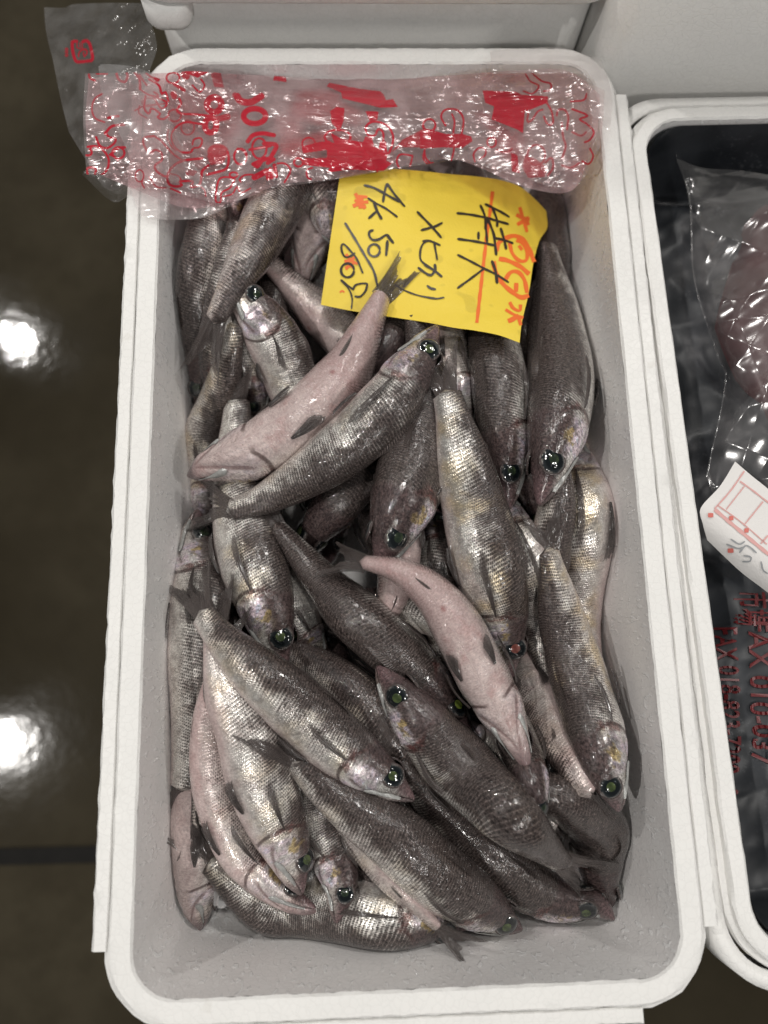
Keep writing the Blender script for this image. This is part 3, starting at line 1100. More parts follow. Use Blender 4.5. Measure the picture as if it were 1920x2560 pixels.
    # pale jaw bones along the mouth corners
    for sd in (-1, 1):
        uu, vv = np.linspace(0, 1, 14), np.linspace(-1, 1, 7)
        U, Vv = np.meshgrid(uu, vv, indexing='ij')
        wid = math.radians(3.5) + math.radians(9.5) * U ** 1.5 * np.sqrt(np.clip(1 - np.clip((U - 0.78) / 0.22, 0, 1) ** 2, 0, 1))
        A, nr_ = surf(0.045 + 0.125 * U, sd * (math.radians(106) + math.radians(26) * U + wid * Vv), 0.0004 + 0.0007 * (1 - Vv ** 2))
        mesh_obj('jaw_bone', A.reshape(-1, 3), grid_faces(14, 7), PALE, root)

    # fins that lie against the body
    def laid_fin(name, s0, th0, ds, dth, sd, spread, blk, off=0.0012, nu=12, nvv=9, droop=0.0):
        uu = np.linspace(0, 1, nu)
        vv = np.linspace(-1, 1, nvv)
        U, Vv = np.meshgrid(uu, vv, indexing='ij')
        ends = 1 - 0.10 * Vv ** 2 - 0.22 * (Vv + 1) / 2 + 0.05 * np.sin(Vv * 14 + s0 * 40)
        s = s0 + ds * U * ends
        th = math.radians(th0) + math.radians(dth) * U + math.radians(spread) * Vv * (0.16 + 0.84 * U ** 0.8)
        o = off + 0.0018 * np.sin(U * 2.2) + 0.0005 * np.cos(Vv * 9)
        A, nrm = surf(s, th * sd, o)
        B = A + nrm * 0.0003
        k = nu * nvv
        f1 = grid_faces(nu, nvv)
        f2 = (f1 + k)[:, ::-1]
        ff = np.stack([U, Vv, np.full_like(U, blk)], -1).reshape(-1, 3)
        mesh_obj(name, np.vstack([A.reshape(-1, 3), B.reshape(-1, 3)]), np.vstack([f1, f2]), FIN, root, True, {'ff': np.vstack([ff, ff])})

    if fins:
        for sd in (-1, 1):
            laid_fin('pectoral_fin', 0.285, 88, 0.20, r.uniform(-8, 10), sd, 5, 0.1)
            laid_fin('pelvic_fin', 0.385, 143, 0.135, r.uniform(-4, 8), sd, 11, 0.5, 0.0010)
        # folded dorsal fin and anal fin: low ridges
        for nm, s0, s1, thc, hgt in (('dorsal_fin', 0.36, 0.50, 0.0, 0.26), ('anal_fin', 0.74, 0.84, math.pi, 0.16), ('adipose_fin', 0.79, 0.825, 0.0, 0.12)):
            m = 14
            ss = np.linspace(s0, s1, m)
            f_ = np.linspace(0, 1, m)
            hh = hgt * dm * np.sin(np.clip(f_ * 1.15, 0, 1) * math.pi) ** 0.7 * (1 - 0.4 * f_)
            lean = r.choice([-1, 1]) * 0.35
            rows = []
            for q in np.linspace(0, 1, 5):
                A, nr_ = surf(np.clip(ss + 0.05 * q * (s1 - s0) * 4 * f_, 0, 1), np.full(m, thc) + lean * q * 0.55, -0.0006 + hh * q * 0.55)
                rows.append(A)
            A = np.array(rows)
            B = A + frame(ss)[2][None] * 0.00035
            f1 = grid_faces(5, m)
            ff = np.stack([np.repeat(np.linspace(0, 0.8, 5)[:, None], m, 1), np.repeat(f_[None] * 2 - 1, 5, 0), np.full((5, m), 0.15)], -1).reshape(-1, 3)
            mesh_obj(nm, np.vstack([A.reshape(-1, 3), B.reshape(-1, 3)]), np.vstack([f1, (f1 + 5 * m)[:, ::-1]]), FIN, root, True, {'ff': np.vstack([ff, ff])})
    # tail fin: two collapsed lobes of separate rays
    base = spine(0.995)
    L = tail_len * SL
    if tailpx is not None:
        tp = np.array(tailpx, float) * DSP
        z = base[2]
        for _ in range(3):
            q = at_z(tp[0], tp[1], z)
            i, j = hidx(q[0], q[1])
            z = max(H[i, j] + 0.002, base[2] - 0.035)
        for zc in np.linspace(z, max(z, -0.004), 24):         # never through the wall of the box
            tipc = at_z(tp[0], tp[1], zc)
            hx, hy = wall_half(zc)
            if abs(tipc[0]) < hx - 0.002 and abs(tipc[1]) < hy - 0.002:
                break
    else:
        tipc = base + Tend * L
        i, j = hidx(tipc[0], tipc[1])
        tipc[2] = min(max(H[i, j] + 0.002, base[2] - 0.02), base[2] + 0.012)
        hx, hy = wall_half(tipc[2])
        tipc[0] = np.clip(tipc[0], -hx + 0.002, hx - 0.002)
        tipc[1] = np.clip(tipc[1], -hy + 0.002, hy - 0.002)
    ax_ = tipc - base
    L = np.linalg.norm(ax_)
    ax_ /= L
    Dd = Dend - ax_ * (Dend @ ax_)
    Dd /= np.linalg.norm(Dd)
    # a tail lying on the heap falls flat
    up = np.array([0, 0, 1.0]) - ax_ * ax_[2]
    up /= np.linalg.norm(up)
    flat_ = np.cross(ax_, up)
    Dd = 0.55 * Dd + (0.8 * np.sign(Dd @ flat_ + 1e-6)) * flat_
    Dd = Dd - ax_ * (Dd @ ax_)
    Dd /= np.linalg.norm(Dd)
    Ee = np.cross(ax_, Dd)
    if Ee[2] < 0:
        Ee = -Ee
    nu, nvv = 16, 27
    U, Vv = np.meshgrid(np.linspace(0, 1, nu), np.linspace(-1, 1, nvv), indexing='ij')
    ln = 0.42 + 0.58 * np.abs(Vv) ** 0.8 + 0.03 * r.normal(0, 1, nvv)[None]
    hb = 0.30 * dm
    sp = tailspread * 0.42 * L
    A = base + ax_ * (U * ln * L)[..., None] + Dd * (Vv * (hb + (sp - 0.0) * U ** 1.2))[..., None] + Ee * (0.0012 * np.sin(Vv * 11 + U * 3) * U + 0.0008 * np.sin(U * 5))[..., None]
    i, j = hidx(A[..., 0], A[..., 1])
    A[..., 2] += np.clip(U * 2.5, 0, 1) * np.maximum(H[i, j] + 0.0012 - A[..., 2], 0)
    for _ in range(3):
        A[1:-1, :, 2] = (A[:-2, :, 2] + A[1:-1, :, 2] + A[2:, :, 2]) / 3
        A[:, 1:-1, 2] = (A[:, :-2, 2] + A[:, 1:-1, 2] + A[:, 2:, 2]) / 3
    thick = 0.0011 * (1 - U) + 0.00025
    B = A - Ee * (thick * 2)[..., None]
    f1 = grid_faces(nu, nvv)
    k = nu * nvv
    ff = np.stack([U, Vv * 2.2, np.full_like(U, 0.25)], -1).reshape(-1, 3)
    mesh_obj('tail_fin', np.vstack([A.reshape(-1, 3), B.reshape(-1, 3)]), np.vstack([f1, (f1 + k)[:, ::-1]]), FIN, root, True, {'ff': np.vstack([ff, ff])})
    props(root, label, 'fish', 'fish heaped in the white box')
    return root


DEEP = 'dark fish buried deep in the heap with only slivers showing'
# spine snout -> tail root, visible width, roll (0 back up, +90 back to the right of snout->tail, 180 belly up), look, label
FISH = [
    # --- buried
    (dict(pts=[(640, 1215), (690, 1135), (755, 1050), (800, 975), (835, 900), (860, 820), (880, 740)], width=112, roll=15), dict(dark=1.0, pink=0.2, gold=0.1), DEEP),
    (dict(pts=[(860, 1420), (800, 1370), (740, 1330), (670, 1300), (600, 1270), (540, 1240)], width=95, roll=40), dict(dark=0.9, gold=0.2), DEEP),
    (dict(pts=[(1010, 1500), (960, 1420), (920, 1340), (890, 1260), (870, 1180), (850, 1110)], width=95, roll=-20), dict(dark=1.0, gold=0.1), DEEP),
    (dict(pts=[(700, 1780), (770, 1830), (850, 1880), (930, 1910), (1010, 1900), (1090, 1860)], width=100, roll=10), dict(dark=1.0, gold=0.1), DEEP),
    (dict(pts=[(1050, 1850), (1110, 1790), (1160, 1720), (1200, 1640), (1230, 1560), (1250, 1480)], width=105, roll=0), dict(dark=1.0, gold=0.1), DEEP),
    (dict(pts=[(560, 1430), (620, 1500), (690, 1560), (760, 1620), (830, 1690), (890, 1760)], width=105, roll=10), dict(dark=0.9, gold=0.1), DEEP),
    (dict(pts=[(640, 960), (600, 880), (585, 790), (580, 700), (590, 610), (600, 540)], width=95, roll=30), dict(dark=0.9, gold=0.2), DEEP),
    (dict(pts=[(1030, 1000), (990, 920), (960, 830), (950, 740), (960, 650), (980, 560)], width=95, roll=0), dict(dark=1.0, gold=0.1), DEEP),
    (dict(pts=[(1200, 1180), (1170, 1090), (1150, 990), (1145, 890), (1140, 790), (1130, 700)], width=95, roll=0), dict(dark=1.0, gold=0.1), DEEP),
    (dict(pts=[(440, 1180), (470, 1260), (490, 1350), (500, 1440), (490, 1540), (470, 1620)], width=95, roll=-20), dict(dark=0.9, gold=0.1), DEEP),
    (dict(pts=[(440, 800), (460, 700), (480, 600), (490, 510), (510, 420), (520, 340)], width=95, roll=10), dict(dark=0.9, gold=0.1), DEEP),
    (dict(pts=[(820, 600), (800, 520), (790, 440), (785, 360), (790, 280)], width=100, roll=10), dict(dark=0.9, pink=0.5), DEEP),
    (dict(pts=[(1000, 620), (1010, 530), (1015, 440), (1010, 360), (1000, 280)], width=100, roll=-10), dict(dark=0.9, pink=0.5), DEEP),
    # --- lowest layer that shows
    (dict(pts=[(655, 628), (664, 565), (684, 485), (702, 400), (715, 320), (722, 250)], width=95, roll=172), dict(pink=0.9, dark=0.1), 'pale belly-up fish head squeezed between two darker fish left of the yellow label'),
    (dict(pts=[(760, 560), (728, 490), (700, 420), (676, 350), (655, 280)], width=95, roll=50), dict(pink=0.5, dark=0.6), 'dusky pink fish at the upper left corner of the yellow label'),
    (dict(pts=[(505, 520), (498, 440), (503, 360), (508, 290), (512, 230)], width=72, roll=120), dict(pink=0.7, dark=0.3), 'narrow pinkish fish just under the bag hem near the left wall'),
    (dict(pts=[(398, 905), (411, 840), (424, 740), (432, 640), (446, 540), (459, 440), (468, 360)], width=106, roll=-62), dict(pink=0.35, dark=0.62, gold=0.3), 'head-down fish with a dark eye against the upper left wall'),
    (dict(pts=[(562, 918), (546, 830), (526, 750), (512, 680), (506, 610), (502, 530)], width=88, roll=-62), dict(pink=0.0, dark=0.6, gold=0.2), 'small fish with an opal gill cover behind a gold-flecked tail'),
    (dict(pts=[(455, 885), (462, 805), (470, 725), (482, 645), (496, 565), (507, 485)], width=72, roll=-60), dict(pink=0.2, dark=0.5, gold=0.4), 'slim silver fish between the left wall fish and the bright striped one'),
    (dict(pts=[(392, 1188), (398, 1100), (424, 1000), (455, 920), (480, 840), (497, 770), (508, 700)], width=95, roll=68), dict(pink=0.1, gold=0.7, dark=0.55), 'gold-flecked fish head-down along the left wall below the dark-eyed one'),
    (dict(pts=[(500, 600), (535, 648), (575, 705), (612, 772), (642, 850), (664, 930), (690, 1010)], width=114, roll=-78), dict(pink=0.15, gold=0.4, dark=0.5), 'silvery fish with a bright striped flank left of the pink belly-up one'),
    (dict(pts=[(930, 895), (870, 838), (805, 780), (742, 725), (682, 667), (625, 610), (580, 562)], width=104, roll=112), dict(pink=0.6, dark=0.35, gold=0.25), 'pinkish fish slanting under the lower left corner of the yellow label'),
    (dict(pts=[(785, 840), (818, 775), (847, 712), (870, 640), (888, 560), (900, 480)], width=98, roll=25), dict(pink=0.1, dark=0.7, gold=0.4), 'fish showing a grey back between the pink tail and the label edge'),
    (dict(pts=[(1016, 918), (1000, 860), (980, 792), (966, 730), (955, 660), (950, 590)], width=80, roll=120), dict(pink=0.45, dark=0.3, gold=0.1), 'silver and pink fish head poking down below the middle of the yellow label'),
    (dict(pts=[(1205, 350), (1215, 430), (1225, 510), (1235, 600), (1242, 690), (1246, 760)], width=92, roll=15), dict(dark=0.95, gold=0.05), 'black-backed fish beside the right edge of the yellow label'),
    (dict(pts=[(1238, 925), (1250, 1000), (1268, 1100), (1290, 1230), (1308, 1350), (1318, 1430), (1324, 1490)], width=120, roll=108), dict(pink=0.15, gold=1.0, dark=0.5), 'gold-striped fish pressed along the right wall'),
    (dict(pts=[(935, 1085), (941, 1150), (946, 1230), (950, 1310), (955, 1390), (960, 1450)], width=84, roll=-60), dict(dark=0.8, gold=0.5), 'half hidden dark fish with a gold cheek between the two long central fish'),
    (dict(pts=[(720, 1282), (790, 1298), (860, 1312), (930, 1330), (1000, 1370), (1050, 1420)], width=78, roll=-60), dict(dark=0.4, gold=0.5, pink=0.1), 'short stretch of silver fish lying crosswise beneath the curved pink one'),
    (dict(pts=[(700, 1420), (660, 1368), (630, 1310), (605, 1250), (590, 1190)], width=92, roll=-70), dict(dark=0.5, gold=0.3), 'silver gill and flank showing right of the big-eyed head'),
    (dict(pts=[(437, 2014), (433, 1950), (420, 1880), (408, 1800), (402, 1720), (400, 1640), (400, 1560)], width=116, roll=146), dict(pink=0.5, dark=0.3), 'belly-up fish nose down in the lower left corner'),
    (dict(pts=[(1020, 2015), (960, 1998), (880, 1988), (790, 1996), (690, 1990), (590, 1965), (510, 1915), (455, 1860)], width=128, roll=-72), dict(pink=0.0, gold=0.55, dark=0.55), 'silver fish curved along the near end wall, lowest in the heap'),
    (dict(pts=[(960, 1545), (1025, 1600), (1083, 1650), (1130, 1700), (1165, 1745), (1190, 1790)], width=82, roll=100), dict(pink=0.3, dark=0.35, gold=0.2), 'silver and pink fish peeping out below the curved pink one'),
    (dict(pts=[(1283, 1992), (1315, 1920), (1318, 1840), (1280, 1767), (1210, 1720), (1130, 1702), (1060, 1690)], width=118, roll=12), dict(dark=0.95, gold=0.1), 'dark fish bent round the lower right corner'),
    (dict(pts=[(1075, 1335), (1120, 1430), (1166, 1520), (1206, 1600), (1240, 1660), (1268, 1712)], width=100, roll=128), dict(pink=0.6, dark=0.35), 'pinkish fish tapering down right beneath a blunt dark tail'),
    (dict(pts=[(960, 1722), (893, 1652), (836, 1586), (776, 1517), (706, 1457), (645, 1420), (598, 1392)], width=116, roll=48), dict(pink=0.3, dark=0.6, gold=0.5), 'bronze fish disappearing under the dark head in the middle'),
    (dict(pts=[(1150, 1330), (1172, 1260), (1190, 1180), (1202, 1110), (1206, 1040), (1202, 970)], width=82, roll=40), dict(dark=0.8, gold=0.4), 'slim dark fish between the two head-down fish and the gold-backed one'),
    (dict(pts=[(830, 1000), (850, 1080), (862, 1160), (858, 1240), (840, 1310), (815, 1370)], width=88, roll=160), dict(pink=0.8, dark=0.3), 'pale pink belly showing behind the pink tail in the centre'),
    (dict(pts=[(1165, 1790), (1150, 1700), (1120, 1610), (1085, 1530), (1050, 1460), (1020, 1390)], width=86, roll=-30), dict(dark=0.9, gold=0.1), 'dark slim fish under the snout of the curved pink one'),
    # --- middle layer
    (dict(pts=[(1330, 1988), (1290, 1950), (1230, 1950), (1150, 1918), (1070, 1855), (990, 1782), (920, 1715), (855, 1645)], width=112, roll=34), dict(dark=0.85, gold=0.3), 'dark fish with a yellow eye nosing into the lower right corner', ),
    (dict(pts=[(678, 225), (660, 295), (628, 378), (588, 462), (545, 545), (500, 622), (466, 690)], width=116, roll=-62, zoff=-0.006), dict(pink=0.35, dark=0.4, gold=0.75), 'thick bronze fish sliding tail first out from under the bag'),
    (dict(pts=[(430, 1098), (424, 1180), (414, 1280), (404, 1400), (394, 1530), (388, 1640), (380, 1702)], width=132, roll=-80), dict(pink=0.05, dark=0.5, gold=0.1, tailpx=(374, 1800)), 'silver-grey fish head-up along the left wall'),
    (dict(pts=[(1085, 1030), (1116, 1130), (1140, 1210), (1157, 1300), (1170, 1390), (1180, 1450), (1190, 1502)], width=84, roll=95), dict(pink=0.2, dark=0.4, gold=0.4, tailpx=(1240, 1590)), 'slim pale fish with a blunt dark tail right of the red-eyed one'),
    (dict(pts=[(1336, 1756), (1316, 1690), (1291, 1600), (1260, 1500), (1227, 1390), (1201, 1280), (1184, 1190)], width=124, roll=-62), dict(pink=0.1, dark=0.55, gold=1.0), 'gold-backed fish head-down near the right wall'),
    (dict(pts=[(1097, 1100), (1096, 1010), (1086, 900), (1074, 800), (1060, 700), (1045, 600), (1035, 530)], width=118, roll=-46), dict(pink=0.1, dark=0.75, gold=0.15), 'dark head-down fish below the yellow label with a green eye, left of a pair'),
    (dict(pts=[(1160, 1092), (1185, 1005), (1206, 900), (1208, 800), (1203, 700), (1192, 610), (1182, 530)], width=138, roll=-48), dict(pink=0.05, dark=0.75, gold=0.1), 'broad dark head-down fish right of the yellow label, right of a pair'),
    (dict(pts=[(615, 1457), (595, 1375), (565, 1270), (537, 1170), (520, 1060), (513, 960), (512, 865)], width=134, roll=70), dict(pink=0.0, dark=0.55, gold=0.7, tailpx=(505, 790)), 'silver fish with the largest green eye in the left middle'),
    (dict(pts=[(728, 1996), (738, 1920), (719, 1840), (693, 1765), (672, 1690), (655, 1600), (640, 1520)], width=106, roll=64), dict(pink=0.1, dark=0.45, gold=0.1), 'bluish silver head with a green eye pointing down near the bottom'),
    (dict(pts=[(472, 1330), (470, 1420), (464, 1510), (452, 1600), (440, 1690), (426, 1780)], width=74, roll=100), dict(pink=0.3, dark=0.45, gold=0.2), 'slim silver fish wedged between the left wall fish and the rosy one'),
    (dict(pts=[(693, 1966), (642, 1946), (577, 1900), (517, 1826), (476, 1730), (457, 1640), (456, 1550), (466, 1480), (476, 1420)], width=98, roll=112), dict(pink=0.75, dark=0.45), 'rosy fish bending along the lower left below the dark-finned one'),
    (dict(pts=[(656, 1932), (629, 1850), (598, 1770), (567, 1680), (538, 1590), (502, 1500), (478, 1420), (466, 1350)], width=138, roll=104), dict(pink=0.2, dark=0.5, gold=0.5), 'plump pale fish with a black belly fin in the lower left'),
    (dict(pts=[(690, 1690), (745, 1765), (795, 1838), (845, 1900), (898, 1955), (944, 2003)], width=66, roll=140), dict(pink=0.5, dark=0.3, tailpx=(1032, 2072)), 'fish showing only a thin forked tail over the near end wall'),
    (dict(pts=[(1132, 2020), (1086, 1986), (1010, 1938), (930, 1875), (850, 1808), (765, 1750), (690, 1695), (640, 1645)], width=138, roll=48), dict(pink=0.1, dark=0.7, gold=0.3), 'long dark-backed fish whose green eye is nearest the near end wall'),
    (dict(pts=[(815, 1228), (845, 1150), (882, 1050), (912, 950), (925, 860), (915, 770), (895, 690)], width=150, roll=-26), dict(pink=0.0, dark=0.8, gold=0.3), 'broad dark back in the centre, head pointing down under the pink tail'),
]
TOP = [
    (dict(pts=[(1108, 1467), (1088, 1375), (1065, 1250), (1035, 1130), (1007, 1020), (985, 930), (965, 850)], width=142, roll=66), dict(pink=0.0, dark=0.5, gold=0.9, pup='r'), 'long golden silver fish with a reddish eye in the centre right'),
    (dict(pts=[(1018, 1595), (975, 1535), (900, 1450), (820, 1378), (740, 1300), (662, 1215), (598, 1135)], width=116, roll=-22), dict(pink=0.15, dark=0.95, gold=0.15, pup='y'), 'dark-backed fish with a bright yellow-green eye running diagonally through the centre'),
    (dict(pts=[(1143, 1667), (1120, 1610), (1081, 1530), (1037, 1450), (992, 1362), (936, 1284), (862, 1233), (785, 1214)], width=114, roll=168), dict(pink=1.0, dark=0.58, gold=0.0, tailpx=(700, 1204)), 'smooth pink belly-up fish curving down through the right centre'),
    (dict(pts=[(898, 1726), (851, 1693), (775, 1640), (695, 1572), (612, 1500), (535, 1435), (475, 1375), (437, 1326)], width=130, roll=74), dict(pink=0.12, dark=0.5, gold=0.4, tailpx=(402, 1225)), 'speckled silver fish lying diagonally with its tail at the left wall'),
    (dict(pts=[(816, 1436), (866, 1503), (925, 1580), (1000, 1662), (1080, 1742), (1150, 1810), (1212, 1864)], width=134, roll=-34), dict(pink=0.1, dark=0.85, gold=0.5, tailpx=(1300, 1905)), 'large dark fish head-up in the middle, topmost of the diagonal ones'),
]
TOP2 = [
    (dict(pts=[(407, 1031), (480, 1003), (580, 962), (665, 905), (742, 815), (790, 720), (826, 640)], width=130, roll=174), dict(pink=1.0, dark=0.62, gold=0.0, tailpx=(890, 566), tailspread=0.22), 'pink belly-up fish whose tail tip lies on the yellow label'),
    (dict(pts=[(949, 703), (920, 752), (885, 803), (845, 868), (790, 932), (720, 992), (640, 1046), (565, 1083), (498, 1103)], width=124, roll=-68), dict(pink=0.0, dark=0.62, gold=0.4, tailpx=(410, 1088), tailspread=0.75), 'curved speckled fish on top with its head touching the label edge'),
]
_seed = 100


def do(items):
    global _seed
    for geo, look, label in items:
        _seed += 1
        fi = place(**geo)
        build_fish(fi, _seed, label=label, **look)


BED = []
for _c in range(5):
    for _r in range(3):
        _x = -0.092 + 0.046 * _c + random.uniform(-.004, .004)
        _y0 = -0.225 + 0.155 * _r + (0.02 if _c % 2 else 0) + random.uniform(-.006, .006)
        _ys = np.linspace(_y0, _y0 + 0.125, 5)
        if random.random() < 0.5:
            _ys = _ys[::-1]
        _pp = np.stack([_x + 0.006 * np.sin(np.linspace(0, 3, 5) + _c), _ys, np.full(5, -0.072)], 1)
        _q = np.stack(to_px(_pp), 1) / DSP
        BED.append((dict(pts=_q, width=112, roll=random.uniform(-50, 50)), dict(dark=1.0, gold=0.1), DEEP))
do(BED)
do(FISH)


# ------------------------------------------------------------------ yellow label
def dil(x, y, r=0.006):
    best = np.full(np.shape(x), -1.0)
    for a in np.linspace(0, 2 * math.pi, 9):
        i, j = hidx(np.asarray(x) + r * math.cos(a), np.asarray(y) + r * math.sin(a))
        best = np.maximum(best, H[i, j])
    return best


def fit_z(px0, px1, py0, py1, q=0.85, lift=0.001, deg=2, guess=-0.02):
    X, Y = np.meshgrid(np.linspace(px0, px1, 22), np.linspace(py0, py1, 18), indexing='ij')
    z = np.full(X.shape, guess)
    for _ in range(3):
        P = at_z(X, Y, z)
        z = dil(P[..., 0], P[..., 1])
    u = (X - px0) / (px1 - px0) * 2 - 1
    v = (Y - py0) / (py1 - py0) * 2 - 1
    cols = [u ** a * v ** b for a in range(deg + 1) for b in range(deg + 1 - a)]
    A = np.stack([c.ravel() for c in cols], 1)
    w = np.ones(A.shape[0])
    for _ in range(12):
        sol = np.linalg.lstsq(A * w[:, None], z.ravel() * w, rcond=None)[0]
        res = z.ravel() - A @ sol
        w = np.where(res > 0, 3.0, 0.6)
    shift = np.quantile(z.ravel() - A @ sol, q) + lift

    def fz(px, py):
        uu = (np.asarray(px, float) - px0) / (px1 - px0) * 2 - 1
        vv = (np.asarray(py, float) - py0) / (py1 - py0) * 2 - 1
        cs = [uu ** a * vv ** b for a in range(deg + 1) for b in range(deg + 1 - a)]
        return sum(c * k for c, k in zip(cs, sol)) + shift
    return fz


def coons(top, bottom, left, right, nu, nv):
    def rs(p, n):
        return catmull(np.array(p, float), n)
    t, b, l, r = rs(top, nu), rs(bottom, nu), rs(left, nv), rs(right, nv)
    u = np.linspace(0, 1, nu)[:, None, None]
    v = np.linspace(0, 1, nv)[None, :, None]
    P = (1 - v) * t[:, None] + v * b[:, None] + (1 - u) * l[None] + u * r[None] \
        - ((1 - u) * (1 - v) * t[0] + u * (1 - v) * t[-1] + (1 - u) * v * b[0] + u * v * b[-1])
    return P[..., 0], P[..., 1]


def sheet(name, X, Y, Z, mat, parent, thick=0.00025, attrs=None):
    P = at_z(X, Y, Z)
    nu, nv = X.shape
    d = CC - P
    d /= np.linalg.norm(d, axis=-1, keepdims=True)
    B = P - d * thick
    f1 = grid_faces(nu, nv)
    k = nu * nv
    at = {a: np.r_[b.ravel(), b.ravel()] for a, b in (attrs or {}).items()}
    return mesh_obj(name, np.vstack([P.reshape(-1, 3), B.reshape(-1, 3)]), np.vstack([f1[:, ::-1], f1 + k]), mat, parent, True, at)


def ribbon(name, px_pts, width, zf, off, mat, parent, taper=True):
    p = np.asarray(px_pts, float)
    L = np.sum(np.linalg.norm(np.diff(p, axis=0), axis=1))
    n = max(6, int(L / 4))
    q = catmull(p, n) if len(p) > 2 else np.linspace(p[0], p[1], n)
    T = np.gradient(q, axis=0)
    T /= np.linalg.norm(T, axis=1)[:, None] + 1e-9
    N = np.stack([-T[:, 1], T[:, 0]], 1)
    w = width * (1 + 0.12 * np.sin(np.arange(n) * 0.7)) / 2
    if taper:
        w = w * np.clip(np.minimum(np.arange(n) + 1.2, n - np.arange(n) + 0.2) / 2.2, 0.5, 1)
    V = []
    for k in (-1, 0, 1):
        e = q + N * (w * k)[:, None]
        P = at_z(e[:, 0], e[:, 1], zf(e[:, 0], e[:, 1]))
        d = CC - P
        d /= np.linalg.norm(d, axis=-1, keepdims=True)
        V.append(P + d * off)
    V = np.stack(V, 1).reshape(-1, 3)
    return mesh_obj(name, V, grid_faces(n, 3), mat, parent)


def ell(cx, cy, rx, ry, n=14, a0=0.0):
    return [(cx + rx * math.cos(a0 + 2 * math.pi * i / n), cy + ry * math.sin(a0 + 2 * math.pi * i / n)) for i in range(n + 1)]


_fz = fit_z(810, 1350, 430, 850, q=0.90, lift=0.0012)


def z_label(px, py):
    z = _fz(px, py)
    u = np.clip((np.asarray(px, float) - 1235) / 130, 0, 1.2)
    z = z - 0.008 * u ** 2
    z = z - 0.004 * np.clip((np.asarray(py, float) - 790) / 70, 0, 1) ** 2 * np.clip((np.asarray(px, float) - 1100) / 200, 0, 1)
    return z + 0.0008 * np.sin(np.asarray(px, float) / 60.0) + 0.0006 * np.sin(np.asarray(py, float) / 45.0 + 1)


